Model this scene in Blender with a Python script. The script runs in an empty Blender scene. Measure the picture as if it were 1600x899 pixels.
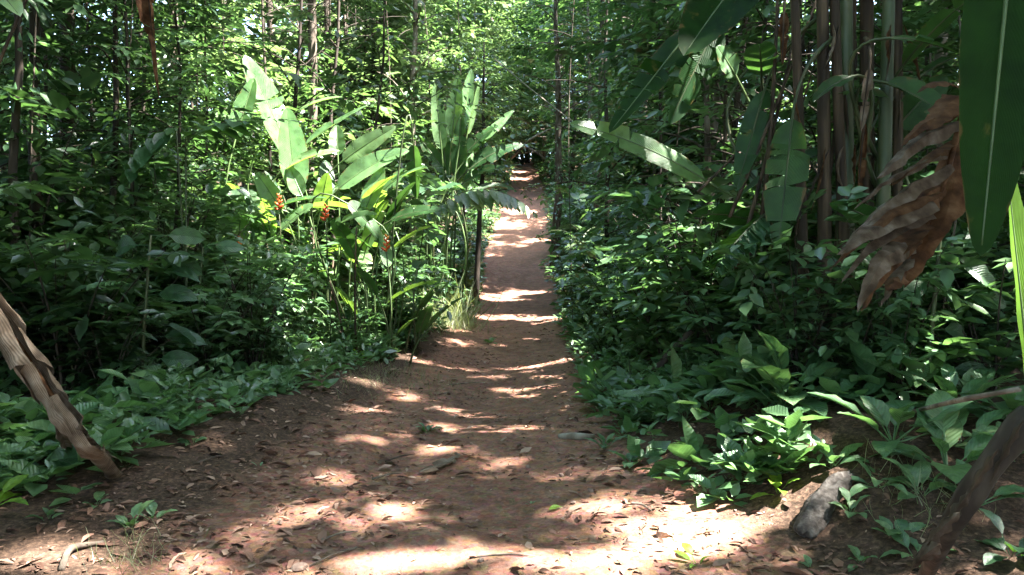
import bpy, bmesh, math
import numpy as np
from mathutils import Vector, Matrix

PI = math.pi
sc = bpy.context.scene
COL = sc.collection
UP = np.array([0.0, 0.0, 1.0])

# ------------------------------------------------------------------ camera
FPX = 1256.0                      # focal length in photograph pixels (1600 wide)
PITCH = math.radians(-2.3)
CAM = np.array([0.0, 0.0, 1.5])
cd = bpy.data.cameras.new('camera')
cd.sensor_width = 36.0
cd.lens = 36.0 * FPX / 1600.0
cd.clip_start = 0.05
cd.clip_end = 2000
co = bpy.data.objects.new('camera', cd)
COL.objects.link(co)
co.location = CAM
co.rotation_euler = (PI / 2 + PITCH, 0, 0)
sc.camera = co

# ------------------------------------------------------------------ sky, sun, exposure
SUN = np.array([0.56, -0.10, 0.90])
SUN = SUN / np.linalg.norm(SUN)
world = bpy.data.worlds.new('World')
sc.world = world
world.use_nodes = True
wn = world.node_tree.nodes
wn.clear()
sky = wn.new('ShaderNodeTexSky')
sky.sky_type = 'NISHITA'
sky.sun_disc = False
sky.sun_elevation = math.asin(SUN[2])
sky.sun_rotation = math.atan2(SUN[0], SUN[1])
sky.dust_density = 1.5
bg = wn.new('ShaderNodeBackground')
bg.inputs[1].default_value = 0.12
wo = wn.new('ShaderNodeOutputWorld')
world.node_tree.links.new(sky.outputs[0], bg.inputs[0])
world.node_tree.links.new(bg.outputs[0], wo.inputs[0])
ld = bpy.data.lights.new('sun', 'SUN')
ld.energy = 5.0
ld.angle = math.radians(0.9)
ld.color = (1.0, 0.965, 0.90)
lo = bpy.data.objects.new('sun', ld)
COL.objects.link(lo)
lo.location = (20, 10, 40)
lo.rotation_euler = Vector(SUN).to_track_quat('Z', 'Y').to_euler()
sc.view_settings.view_transform = 'Standard'
sc.view_settings.look = 'None'
sc.view_settings.gamma = 1.0
sc.view_settings.exposure = 4.05
cy = sc.cycles
cy.max_bounces = 6
cy.diffuse_bounces = 3
cy.glossy_bounces = 2
cy.transmission_bounces = 4
cy.transparent_max_bounces = 4
cy.caustics_reflective = False
cy.caustics_refractive = False
cy.sample_clamp_indirect = 4.0

# ------------------------------------------------------------------ small maths
def rg(seed):
    return np.random.default_rng(seed)

def nrm(a):
    a = np.asarray(a, float)
    return a / np.maximum(np.linalg.norm(a, axis=-1, keepdims=True), 1e-9)

def sstep(a):
    a = np.clip(a, 0, 1)
    return a * a * (3 - 2 * a)

def vnoise(x, y, seed=0.0):
    x = np.asarray(x, float); y = np.asarray(y, float)
    ix = np.floor(x); iy = np.floor(y)
    fx = sstep(x - ix); fy = sstep(y - iy)
    def h(a, b):
        v = np.sin(a * 127.1 + b * 311.7 + seed * 74.7) * 43758.5453
        return v - np.floor(v)
    return ((h(ix, iy) * (1 - fx) + h(ix + 1, iy) * fx) * (1 - fy)
            + (h(ix, iy + 1) * (1 - fx) + h(ix + 1, iy + 1) * fx) * fy) * 2 - 1

_cf = np.array([0, math.cos(PITCH), math.sin(PITCH)])
_cu = np.array([0, -math.sin(PITCH), math.cos(PITCH)])
_cr = np.array([1.0, 0, 0])

def ray(px, py):
    return _cr * ((px - 800) / FPX) + _cu * ((449.5 - py) / FPX) + _cf

def at(px, py, d):
    r = ray(px, py)
    return CAM + r * (d / r[1])

# ------------------------------------------------------------------ terrain function
_PD = [-40, 0, 3.7, 6.3, 10.5, 15, 18.5, 21, 30, 36, 45, 60, 75, 90, 250]
_PL = [-1.7, -1.7, -1.65, -1.55, -1.25, -1.12, -.98, -.95, -1.05, -1.23, -.80, -.24, .1, .3, .3]
_PR = [1.3, 1.3, 1.25, .75, .84, 1.0, 1.03, 1.17, 1.62, 1.78, 1.97, 2.39, 2.2, 2.3, 2.3]
_PZ = [0, 0, 0, 0, -.15, -.17, -.04, -.22, .31, 1.5, 3.3, 6.3, 9.5, 12.3, 24]
_YY = np.arange(-40, 250.01, 0.2)
_k = np.hanning(13); _k /= _k.sum()
def _sm(v):
    a = np.interp(_YY, _PD, v)
    p = np.pad(a, 6, mode='edge')
    return np.convolve(p, _k, 'valid')
_SL, _SR, _SZ = _sm(_PL), _sm(_PR), _sm(_PZ)

def edges(y):
    return np.interp(y, _YY, _SL), np.interp(y, _YY, _SR)

def gz(x, y, micro=True):
    x = np.asarray(x, float); y = np.asarray(y, float)
    xl, xr = edges(y)
    z = np.interp(y, _YY, _SZ)
    nb = 0.35 + 0.65 * sstep((y - 3) / 6)
    dl = np.clip(xl - x, 0, 30); dr = np.clip(x - xr, 0, 30)
    z = z + nb * (0.16 * sstep(dl / 0.9) + 0.035 * dl) + (0.3 + 0.7 * sstep((y - 3.4) / 1.4)) * (0.40 * sstep(dr / 1.25) + 0.05 * dr)
    xm = (xl + xr) / 2; hw = (xr - xl) / 2
    z = z - 0.07 * np.clip(1 - ((x - xm) / hw) ** 2, 0, 1)
    z = z + 0.06 * vnoise(x * .7, y * .7, 1) + 0.028 * vnoise(x * 2.3, y * 2.3, 2)
    if micro:
        z = z + 0.014 * vnoise(x * 6.5, y * 6.5, 3) + 0.007 * vnoise(x * 17, y * 17, 4)
    return z

def hit(px, py):
    r = ray(px, py)
    r = r / r[1]
    d = np.arange(1.5, 130, 0.02)
    p = CAM[None] + r[None] * d[:, None]
    g = gz(p[:, 0], p[:, 1], False)
    i = np.argmax(p[:, 2] < g)
    q = p[i]
    return np.array([q[0], q[1], float(gz(q[0], q[1], False))])

# ------------------------------------------------------------------ sun flecks: openings in the canopy
SHAFTS = []          # (point, radius)
def fleck(p, r):
    SHAFTS.append((np.asarray(p, float), r))
# on the path and its verges
for px, py, r in [(770, 497, .45), (805, 496, .5), (845, 499, .5), (700, 512, .35), (868, 566, .33), (830, 572, .25),
                  (640, 560, .25), (690, 480, .55), (660, 490, .4), (720, 470, .45), (700, 535, .22),
                  (820, 458, .7), (780, 462, .6), (835, 376, .6), (815, 330, .8), (808, 280, 1.0), (800, 268, 1.2),
                  (1130, 790, .30), (1160, 765, .25), (1180, 800, .22), (1080, 830, .18), (960, 850, .12), (1020, 862, .14), (850, 878, .10), (740, 868, .08),
                  (640, 885, .09), (530, 890, .08), (430, 812, .10), (480, 800, .1), (590, 678, .13), (560, 690, .1), (860, 745, .10),
                  (1000, 770, .12), (330, 880, .08), (130, 880, .1), (60, 860, .1), (610, 800, .1), (700, 640, .12),
                  (580, 600, .2), (640, 620, .16), (760, 590, .14), (700, 575, .14), (800, 610, .12), (740, 650, .12), (820, 670, .10), (680, 700, .09), (560, 640, .12), (780, 720, .09), (880, 640, .10), (520, 740, .08), (640, 745, .08), (900, 790, .08), (770, 540, .16), (820, 530, .14), (1390, 640, .16), (1260, 590, .13), (1210, 720, .13)]:
    fleck(hit(px, py), r)
# on the tall plants and the trees behind them
for px, py, d, r in [(345 + 62 * (q % 7), [15, 75, 130][q // 7], 15.2 + .45 * (q % 7) + .8 * (q // 7 % 2), 1.15) for q in range(21)] + [(885 + 36 * (q % 6), [330, 410, 490][q // 6] + 13 * (q % 3), 11.5 - .7 * (q % 6) + .5 * (q // 6 % 2), .15) for q in range(18)] + [(668, 500, 17.5, .5), (700, 480, 18.2, .45), (640, 520, 16.5, .4), (690, 430, 18, .5)] + [(720 + 40 * (q % 4), [120, 185, 60][q // 4], 40 + 4 * (q % 3), 2.4) for q in range(12)] + [(430, 190, 12.3, 1.0), (530, 250, 12.4, 1.0), (610, 270, 12.5, .9), (690, 250, 18, 1.0), (760, 260, 18, .8), (480, 330, 12, .6), (570, 340, 12, .5), (420, 150, 12.2, .55), (455, 220, 12.2, .6), (500, 240, 12.5, .5), (580, 230, 12.6, .65), (540, 280, 12.5, .6), (620, 270, 12.6, .5),
                     (470, 300, 12.2, .5), (400, 300, 12.0, .4), (650, 330, 14, .5), (700, 330, 16, .7), (740, 300, 17, .6), (690, 290, 17, .5), (740, 170, 19, .5), (790, 190, 19, .5),
                     (720, 400, 17, .5), (560, 400, 11.0, .25), (500, 390, 10.5, .22), (620, 440, 12, .25),
                     (380, 40, 22, 1.2), (450, 90, 22, 1.4), (520, 60, 24, 1.3), (600, 90, 24, 1.0), (660, 60, 24, 1.1), (420, 130, 22, 1.0), (720, 60, 26, 1.0), (350, 70, 20, .9),
                     (780, 200, 48, 2.0), (760, 150, 45, 1.8), (830, 170, 52, 2.0), (880, 290, 26, .8), (900, 270, 26, .8), (850, 130, 50, 1.8),
                     (1130, 535, 5.5, .07), (1345, 600, 4.6, .12), (1560, 565, 3.0, .14), (1230, 240, 6, .1), (1000, 210, 7, .15), (1588, 420, 2.15, .10),
                     (120, 100, 26, 1.2), (60, 280, 24, .9), (210, 300, 24, .9), (300, 260, 22, .9),
                     (930, 330, 20, .35), (1000, 420, 13, .2), (960, 470, 13, .2), (890, 440, 19, .3), (1080, 180, 12, .3),
                     (1420, 60, 22, 1.0), (1180, 40, 24, 1.0), (1250, 120, 20, .7)]:
    fleck(at(px, py, d), r)
_SP = np.array([s[0] for s in SHAFTS]); _SRD = np.array([s[1] for s in SHAFTS])

def keep(P, near=9.0, guard=True):
    """foliage stays where it neither blocks the way along the path nor closes a canopy opening"""
    ok = np.ones(len(P), bool)
    wob = 0.75 + 0.5 * (vnoise(P[:, 0] * 1.1 + P[:, 2], P[:, 1] * 1.1, 9) * .5 + .5)
    ok &= ~((P[:, 0] > -2.8) & (P[:, 0] < -.3) & (P[:, 1] > .5) & (P[:, 1] < 13) & (P[:, 2] > 5) & (vnoise(P[:, 0] * .8, P[:, 1] * .8, 77) > -.1))  # unseen canopy cut open here to let sky light onto the right verge
    for p, r in zip(_SP, _SRD):
        v = P - p
        t = v @ SUN
        q = np.linalg.norm(v - t[:, None] * SUN[None], axis=1)
        ok &= ~((q < (r + .14) * wob) & (t > max(.35, .5 * r)))
    xl, xr = edges(P[:, 1])
    zc = np.interp(P[:, 1], _YY, _SZ)
    pad = .35 - .3 * sstep((P[:, 1] - 20) / 10)
    ok &= ~((P[:, 0] > xl - pad) & (P[:, 0] < xr + pad) & (P[:, 2] < zc + 2.7) & (P[:, 1] < 79))
    if guard:
        ok &= ~((P[:, 1] > -1.5) & (P[:, 1] < near) & (P[:, 2] < 2.3 + .36 * np.clip(P[:, 1], 0, 99)) & (np.abs(P[:, 0]) < .70 * np.clip(P[:, 1], 0, 99) + 1.2))
    ok &= P[:, 2] > gz(P[:, 0], P[:, 1], False) + .02
    return ok

# ------------------------------------------------------------------ materials
def new_mat(name):
    m = bpy.data.materials.new(name)
    m.use_nodes = True
    nt = m.node_tree
    nt.nodes.clear()
    out = nt.nodes.new('ShaderNodeOutputMaterial')
    return m, nt, out

def L(nt, a, b):
    nt.links.new(a, b)

def node(nt, t, **kw):
    n = nt.nodes.new(t)
    for k, v in kw.items():
        setattr(n, k, v)
    return n

def ramp(nt, fac, stops):
    r = nt.nodes.new('ShaderNodeValToRGB')
    el = r.color_ramp.elements
    while len(el) < len(stops):
        el.new(0.5)
    for e, (p, c) in zip(el, stops):
        e.position = p
        e.color = (*c, 1)
    L(nt, fac, r.inputs[0])
    return r.outputs[0]

def leaf_mat(name, c1, c2, c3, transl=.35, tcol=(.16, .30, .03), rough=.42, spec=.5, veins=0.0, vfreq=22, age=0.0):
    m, nt, out = new_mat(name)
    at_ = node(nt, 'ShaderNodeAttribute', attribute_name='rnd')
    oi = node(nt, 'ShaderNodeObjectInfo')
    add = node(nt, 'ShaderNodeMath', operation='ADD'); L(nt, at_.outputs['Fac'], add.inputs[0]); L(nt, oi.outputs['Random'], add.inputs[1])
    fr = node(nt, 'ShaderNodeMath', operation='FRACT'); L(nt, add.outputs[0], fr.inputs[0])
    col = ramp(nt, fr.outputs[0], [(0, c1), (.55, c2), (1, c3)])
    tc = node(nt, 'ShaderNodeTexCoord')
    nz = node(nt, 'ShaderNodeTexNoise'); nz.inputs['Scale'].default_value = 9; nz.inputs['Detail'].default_value = 4
    L(nt, tc.outputs['Object'], nz.inputs['Vector'])
    mr = node(nt, 'ShaderNodeMapRange'); mr.inputs[1].default_value = .3; mr.inputs[2].default_value = .7; mr.inputs[3].default_value = .72; mr.inputs[4].default_value = 1.25
    L(nt, nz.outputs[0], mr.inputs[0])
    mul = node(nt, 'ShaderNodeMix', data_type='RGBA', blend_type='MULTIPLY'); mul.inputs[0].default_value = 1
    L(nt, col, mul.inputs[6]); L(nt, mr.outputs[0], mul.inputs[7])
    base = mul.outputs[2]
    pr = node(nt, 'ShaderNodeBsdfPrincipled')
    pr.inputs['Specular IOR Level'].default_value = spec
    rr = node(nt, 'ShaderNodeMapRange'); rr.inputs[3].default_value = rough - .08; rr.inputs[4].default_value = rough + .14
    L(nt, nz.outputs[0], rr.inputs[0]); L(nt, rr.outputs[0], pr.inputs['Roughness'])
    if age > 0:
        n2 = node(nt, 'ShaderNodeTexNoise'); n2.inputs['Scale'].default_value = 14; n2.inputs['Detail'].default_value = 5
        L(nt, tc.outputs['Object'], n2.inputs['Vector'])
        a2 = node(nt, 'ShaderNodeMapRange'); a2.inputs[1].default_value = .64; a2.inputs[2].default_value = .74; a2.inputs[4].default_value = age
        L(nt, n2.outputs[0], a2.inputs[0])
        mx = node(nt, 'ShaderNodeMix', data_type='RGBA'); L(nt, a2.outputs[0], mx.inputs[0]); L(nt, base, mx.inputs[6]); mx.inputs[7].default_value = (.16, .12, .03, 1)
        base = mx.outputs[2]
    if veins > 0:
        uv = node(nt, 'ShaderNodeAttribute', attribute_name='uvp')
        sp = node(nt, 'ShaderNodeSeparateXYZ'); L(nt, uv.outputs['Vector'], sp.inputs[0])
        ab = node(nt, 'ShaderNodeMath', operation='ABSOLUTE'); L(nt, sp.outputs[1], ab.inputs[0])
        ma = node(nt, 'ShaderNodeMath', operation='MULTIPLY_ADD'); L(nt, ab.outputs[0], ma.inputs[0]); ma.inputs[1].default_value = -.22; L(nt, sp.outputs[0], ma.inputs[2])
        m2 = node(nt, 'ShaderNodeMath', operation='MULTIPLY'); wv = node(nt, 'ShaderNodeMath', operation='MULTIPLY_ADD'); L(nt, nz.outputs[0], wv.inputs[0]); wv.inputs[1].default_value = .05; L(nt, ma.outputs[0], wv.inputs[2])
        L(nt, wv.outputs[0], m2.inputs[0]); m2.inputs[1].default_value = vfreq * 2 * PI
        sn = node(nt, 'ShaderNodeMath', operation='SINE'); L(nt, m2.outputs[0], sn.inputs[0])
        bp = node(nt, 'ShaderNodeBump'); bp.inputs['Strength'].default_value = veins; bp.inputs['Distance'].default_value = .004
        L(nt, sn.outputs[0], bp.inputs['Height']); L(nt, bp.outputs[0], pr.inputs['Normal'])
        vm = node(nt, 'ShaderNodeMapRange'); vm.inputs[1].default_value = .75; vm.inputs[2].default_value = 1; vm.inputs[3].default_value = 1; vm.inputs[4].default_value = 1.35
        L(nt, sn.outputs[0], vm.inputs[0])
        mm = node(nt, 'ShaderNodeMix', data_type='RGBA', blend_type='MULTIPLY'); mm.inputs[0].default_value = 1
        L(nt, base, mm.inputs[6]); L(nt, vm.outputs[0], mm.inputs[7])
        base = mm.outputs[2]
        if age > 0:
            ed = node(nt, 'ShaderNodeMath', operation='MULTIPLY_ADD'); L(nt, n2.outputs[0], ed.inputs[0]); ed.inputs[1].default_value = .9; L(nt, ab.outputs[0], ed.inputs[2])
            er = node(nt, 'ShaderNodeMapRange'); er.inputs[1].default_value = 1.42; er.inputs[2].default_value = 1.52; L(nt, ed.outputs[0], er.inputs[0])
            me_ = node(nt, 'ShaderNodeMix', data_type='RGBA'); L(nt, er.outputs[0], me_.inputs[0]); L(nt, base, me_.inputs[6]); me_.inputs[7].default_value = (.13, .075, .03, 1)
            base = me_.outputs[2]
    L(nt, base, pr.inputs['Base Color'])
    tr = node(nt, 'ShaderNodeBsdfTranslucent')
    tm = node(nt, 'ShaderNodeMix', data_type='RGBA', blend_type='MULTIPLY'); tm.inputs[0].default_value = 1
    tm.inputs[6].default_value = (*tcol, 1); L(nt, mr.outputs[0], tm.inputs[7])
    L(nt, tm.outputs[2], tr.inputs[0])
    mix = node(nt, 'ShaderNodeMixShader'); mix.inputs[0].default_value = transl
    L(nt, pr.outputs[0], mix.inputs[1]); L(nt, tr.outputs[0], mix.inputs[2])
    L(nt, mix.outputs[0], out.inputs[0])
    return m

def rough_mat(name, stops, scale=6.0, stretch=(1, 1, 1), bump=.4, dist=.02, rough=.85, spec=.25, detail=6, use_rnd=False, transl=0.0, striae=False):
    m, nt, out = new_mat(name)
    tc = node(nt, 'ShaderNodeTexCoord')
    mp = node(nt, 'ShaderNodeMapping'); mp.inputs['Scale'].default_value = stretch
    L(nt, tc.outputs['Object'], mp.inputs[0])
    nz = node(nt, 'ShaderNodeTexNoise'); nz.inputs['Scale'].default_value = scale; nz.inputs['Detail'].default_value = detail
    L(nt, mp.outputs[0], nz.inputs['Vector'])
    fac = nz.outputs[0]
    if use_rnd:
        at_ = node(nt, 'ShaderNodeAttribute', attribute_name='rnd')
        oi = node(nt, 'ShaderNodeObjectInfo')
        ad = node(nt, 'ShaderNodeMath', operation='ADD'); L(nt, at_.outputs['Fac'], ad.inputs[0]); L(nt, oi.outputs['Random'], ad.inputs[1])
        fr = node(nt, 'ShaderNodeMath', operation='FRACT'); L(nt, ad.outputs[0], fr.inputs[0])
        ml = node(nt, 'ShaderNodeMath', operation='MULTIPLY_ADD'); L(nt, nz.outputs[0], ml.inputs[0]); ml.inputs[1].default_value = .7
        sb = node(nt, 'ShaderNodeMath', operation='SUBTRACT'); L(nt, fr.outputs[0], sb.inputs[0]); sb.inputs[1].default_value = .35
        L(nt, sb.outputs[0], ml.inputs[2])
        fac = ml.outputs[0]
    col = ramp(nt, fac, stops)
    pr = node(nt, 'ShaderNodeBsdfPrincipled')
    pr.inputs['Roughness'].default_value = rough
    pr.inputs['Specular IOR Level'].default_value = spec
    L(nt, col, pr.inputs['Base Color'])
    bp = node(nt, 'ShaderNodeBump'); bp.inputs['Strength'].default_value = bump; bp.inputs['Distance'].default_value = dist
    hgt = nz.outputs[0]
    if striae:
        uv = node(nt, 'ShaderNodeAttribute', attribute_name='uvp')
        sv = node(nt, 'ShaderNodeSeparateXYZ'); L(nt, uv.outputs['Vector'], sv.inputs[0])
        sm_ = node(nt, 'ShaderNodeMath', operation='MULTIPLY'); L(nt, sv.outputs[1], sm_.inputs[0]); sm_.inputs[1].default_value = 105
        sn_ = node(nt, 'ShaderNodeMath', operation='SINE'); L(nt, sm_.outputs[0], sn_.inputs[0])
        ah = node(nt, 'ShaderNodeMath', operation='MULTIPLY_ADD'); L(nt, sn_.outputs[0], ah.inputs[0]); ah.inputs[1].default_value = .045; L(nt, nz.outputs[0], ah.inputs[2])
        hgt = ah.outputs[0]
        sr = node(nt, 'ShaderNodeMapRange'); sr.inputs[1].default_value = -1; sr.inputs[2].default_value = 1; sr.inputs[3].default_value = .66; sr.inputs[4].default_value = 1.14
        L(nt, sn_.outputs[0], sr.inputs[0])
        cm = node(nt, 'ShaderNodeMix', data_type='RGBA', blend_type='MULTIPLY'); cm.inputs[0].default_value = 1
        L(nt, col, cm.inputs[6]); L(nt, sr.outputs[0], cm.inputs[7]); col = cm.outputs[2]
        L(nt, col, pr.inputs['Base Color'])
    L(nt, hgt, bp.inputs['Height']); L(nt, bp.outputs[0], pr.inputs['Normal'])
    sh = pr.outputs[0]
    if transl > 0:
        tr = node(nt, 'ShaderNodeBsdfTranslucent'); L(nt, col, tr.inputs[0])
        mix = node(nt, 'ShaderNodeMixShader'); mix.inputs[0].default_value = transl
        L(nt, sh, mix.inputs[1]); L(nt, tr.outputs[0], mix.inputs[2]); sh = mix.outputs[0]
    L(nt, sh, out.inputs[0])
    return m

def earth_mat():
    m, nt, out = new_mat('red_earth')
    tc = node(nt, 'ShaderNodeTexCoord')
    def noise(s, d=5, r=.6):
        n = node(nt, 'ShaderNodeTexNoise'); n.inputs['Scale'].default_value = s; n.inputs['Detail'].default_value = d; n.inputs['Roughness'].default_value = r
        L(nt, tc.outputs['Object'], n.inputs['Vector'])
        return n.outputs[0]
    big = noise(1.1, 4); mid = noise(5.5, 6, .65); fine = noise(34, 5, .7)
    red = ramp(nt, big, [(.28, (.145, .076, .052)), (.45, (.218, .108, .070)), (.58, (.285, .146, .095)), (.72, (.295, .105, .057))])
    bits = node(nt, 'ShaderNodeTexVoronoi'); bits.inputs['Scale'].default_value = 26; L(nt, tc.outputs['Object'], bits.inputs['Vector'])
    crumbs = ramp(nt, mid, [(.30, (.085, .044, .032)), (.48, (.180, .096, .068)), (.62, (.285, .160, .114)), (.8, (.35, .215, .165))])
    mx = node(nt, 'ShaderNodeMix', data_type='RGBA'); mx.inputs[0].default_value = .55
    L(nt, red, mx.inputs[6]); L(nt, crumbs, mx.inputs[7])
    fm = node(nt, 'ShaderNodeMapRange'); fm.inputs[1].default_value = .3; fm.inputs[2].default_value = .7; fm.inputs[3].default_value = .62; fm.inputs[4].default_value = 1.35
    L(nt, fine, fm.inputs[0])
    m2 = node(nt, 'ShaderNodeMix', data_type='RGBA', blend_type='MULTIPLY'); m2.inputs[0].default_value = 1
    L(nt, mx.outputs[2], m2.inputs[6]); L(nt, fm.outputs[0], m2.inputs[7])
    bm_ = node(nt, 'ShaderNodeMix', data_type='RGBA', blend_type='OVERLAY'); bm_.inputs[0].default_value = .28
    L(nt, m2.outputs[2], bm_.inputs[6]); L(nt, bits.outputs['Color'], bm_.inputs[7])
    hsv = node(nt, 'ShaderNodeMix', data_type='RGBA'); hsv.inputs[0].default_value = .6
    L(nt, m2.outputs[2], hsv.inputs[6]); L(nt, bm_.outputs[2], hsv.inputs[7])
    humus = ramp(nt, fine, [(.3, (.022, .014, .010)), (.5, (.062, .038, .026)), (.68, (.15, .092, .062)), (.85, (.24, .17, .12))])
    wr = node(nt, 'ShaderNodeAttribute', attribute_name='wear')
    wadd = node(nt, 'ShaderNodeMath', operation='MULTIPLY_ADD'); L(nt, mid, wadd.inputs[0]); wadd.inputs[1].default_value = .9
    ws = node(nt, 'ShaderNodeMath', operation='SUBTRACT'); L(nt, wr.outputs['Fac'], ws.inputs[0]); ws.inputs[1].default_value = .45
    L(nt, ws.outputs[0], wadd.inputs[2])
    wc = node(nt, 'ShaderNodeMapRange'); wc.inputs[1].default_value = .25; wc.inputs[2].default_value = .75; L(nt, wadd.outputs[0], wc.inputs[0])
    fin = node(nt, 'ShaderNodeMix', data_type='RGBA'); L(nt, wc.outputs[0], fin.inputs[0]); L(nt, humus, fin.inputs[6]); L(nt, hsv.outputs[2], fin.inputs[7])
    pr = node(nt, 'ShaderNodeBsdfPrincipled'); pr.inputs['Roughness'].default_value = .92; pr.inputs['Specular IOR Level'].default_value = .15
    L(nt, fin.outputs[2], pr.inputs['Base Color'])
    ha = node(nt, 'ShaderNodeMath', operation='MULTIPLY_ADD'); L(nt, mid, ha.inputs[0]); ha.inputs[1].default_value = 2.0; L(nt, fine, ha.inputs[2])
    bp = node(nt, 'ShaderNodeBump'); bp.inputs['Strength'].default_value = .8; bp.inputs['Distance'].default_value = .018
    L(nt, ha.outputs[0], bp.inputs['Height']); L(nt, bp.outputs[0], pr.inputs['Normal'])
    L(nt, pr.outputs[0], out.inputs[0])
    return m

M = {}
M['earth'] = earth_mat()
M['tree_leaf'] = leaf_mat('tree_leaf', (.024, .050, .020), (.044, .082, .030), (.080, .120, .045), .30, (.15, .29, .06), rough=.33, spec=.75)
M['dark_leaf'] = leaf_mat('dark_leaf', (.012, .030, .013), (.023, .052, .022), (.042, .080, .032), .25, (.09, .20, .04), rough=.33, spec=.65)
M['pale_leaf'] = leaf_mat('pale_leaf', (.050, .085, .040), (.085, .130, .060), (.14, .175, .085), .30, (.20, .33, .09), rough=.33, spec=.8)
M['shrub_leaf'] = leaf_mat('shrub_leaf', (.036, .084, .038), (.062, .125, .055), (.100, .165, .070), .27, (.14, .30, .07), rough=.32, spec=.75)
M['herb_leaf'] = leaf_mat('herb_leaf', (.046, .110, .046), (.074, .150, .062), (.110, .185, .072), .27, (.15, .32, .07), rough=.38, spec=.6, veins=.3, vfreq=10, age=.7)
M['big_dark'] = leaf_mat('big_dark_leaf', (.018, .052, .022), (.028, .075, .03), (.04, .09, .03), .25, (.09, .22, .02), rough=.36, veins=.35, vfreq=16)
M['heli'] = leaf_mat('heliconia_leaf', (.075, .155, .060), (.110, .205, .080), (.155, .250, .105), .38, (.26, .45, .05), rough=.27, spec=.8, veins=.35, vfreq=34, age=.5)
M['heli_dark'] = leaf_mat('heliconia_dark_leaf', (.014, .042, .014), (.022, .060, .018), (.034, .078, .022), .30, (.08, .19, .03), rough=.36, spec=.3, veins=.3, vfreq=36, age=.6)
M['heli_shade'] = leaf_mat('heliconia_shade_leaf', (.006, .022, .004), (.008, .028, .005), (.011, .034, .006), .35, (.03, .10, .006), rough=.5, spec=.08, veins=.10, vfreq=60, age=.5)  # darkened copy of the heliconia leaf, its backlit shade set in the colour
M['heli_lime'] = leaf_mat('heliconia_lime_leaf', (.09, .20, .02), (.12, .25, .025), (.14, .26, .03), .5, (.34, .55, .04), rough=.4, veins=.3, vfreq=40)
M['grass'] = leaf_mat('grass_blade', (.09, .13, .06), (.17, .19, .11), (.29, .28, .20), .35, (.30, .36, .10))
M['bark'] = rough_mat('bark', [(.3, (.035, .026, .020)), (.5, (.085, .065, .050)), (.7, (.19, .16, .13))], 9, (1, 1, .22), .7, .03)
M['bark_pale'] = rough_mat('bark_pale', [(.3, (.07, .055, .042)), (.5, (.16, .13, .10)), (.7, (.33, .30, .25))], 8, (1, 1, .3), .6, .02)
M['bark_dark'] = rough_mat('bark_dark', [(.3, (.016, .012, .010)), (.55, (.045, .034, .026)), (.75, (.10, .08, .06))], 9, (1, 1, .22), .7, .03)
M['stem'] = rough_mat('green_stem', [(.3, (.018, .030, .012)), (.5, (.042, .062, .022)), (.7, (.085, .080, .035))], 8, (1, 1, .2), .2, .005, .5, .4)
M['rib'] = rough_mat('leaf_rib', [(.3, (.045, .08, .025)), (.6, (.09, .14, .045)), (.8, (.15, .19, .07))], 8, (1, 1, .3), .1, .003, .45, .4)
M['sheath'] = rough_mat('dry_sheath', [(.3, (.016, .011, .008)), (.5, (.046, .031, .020)), (.68, (.115, .078, .048)), (.8, (.04, .048, .018))], 6, (3, 3, .25), .5, .01, .75)
M['dead'] = rough_mat('dead_leaf', [(.30, (.026, .010, .004)), (.45, (.080, .033, .013)), (.58, (.130, .060, .026)), (.72, (.20, .11, .058))], 17, (1, 1, 1), .6, .012, .75, .2, transl=.30, striae=True)
M['dead_pale'] = rough_mat('dead_pale_leaf', [(.28, (.085, .058, .040)), (.5, (.175, .125, .088)), (.7, (.275, .22, .17))], 11, (1, 1, 1), .6, .012, .85, .15, transl=.15, striae=True)
M['dead_grey'] = rough_mat('dead_grey_leaf', [(.30, (.036, .022, .015)), (.45, (.088, .058, .040)), (.58, (.135, .098, .074)), (.72, (.21, .17, .14))], 17, (1, 1, 1), .6, .012, .85, .15, transl=.12, striae=True)
M['litter'] = rough_mat('litter_leaf', [(.0, (.055, .029, .020)), (.35, (.125, .064, .044)), (.7, (.215, .122, .086)), (1.0, (.36, .245, .185))], 14, (1, 1, 1), .3, .006, .75, .25, use_rnd=True)
M['stone'] = rough_mat('stone', [(.3, (.09, .06, .05)), (.5, (.20, .14, .11)), (.7, (.32, .25, .20))], 12, (1, 1, 1), .6, .02)
M['grey_wood'] = rough_mat('weathered_wood', [(.3, (.024, .019, .016)), (.5, (.062, .052, .045)), (.7, (.125, .112, .10))], 26, (1, 1, 1), .9, .02, detail=9)
M['bract'] = rough_mat('flower_bract', [(.3, (.55, .06, .02)), (.55, (.70, .13, .03)), (.75, (.75, .35, .05))], 14, (1, 1, 1), .1, .004, .4, .4, transl=.2)

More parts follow.
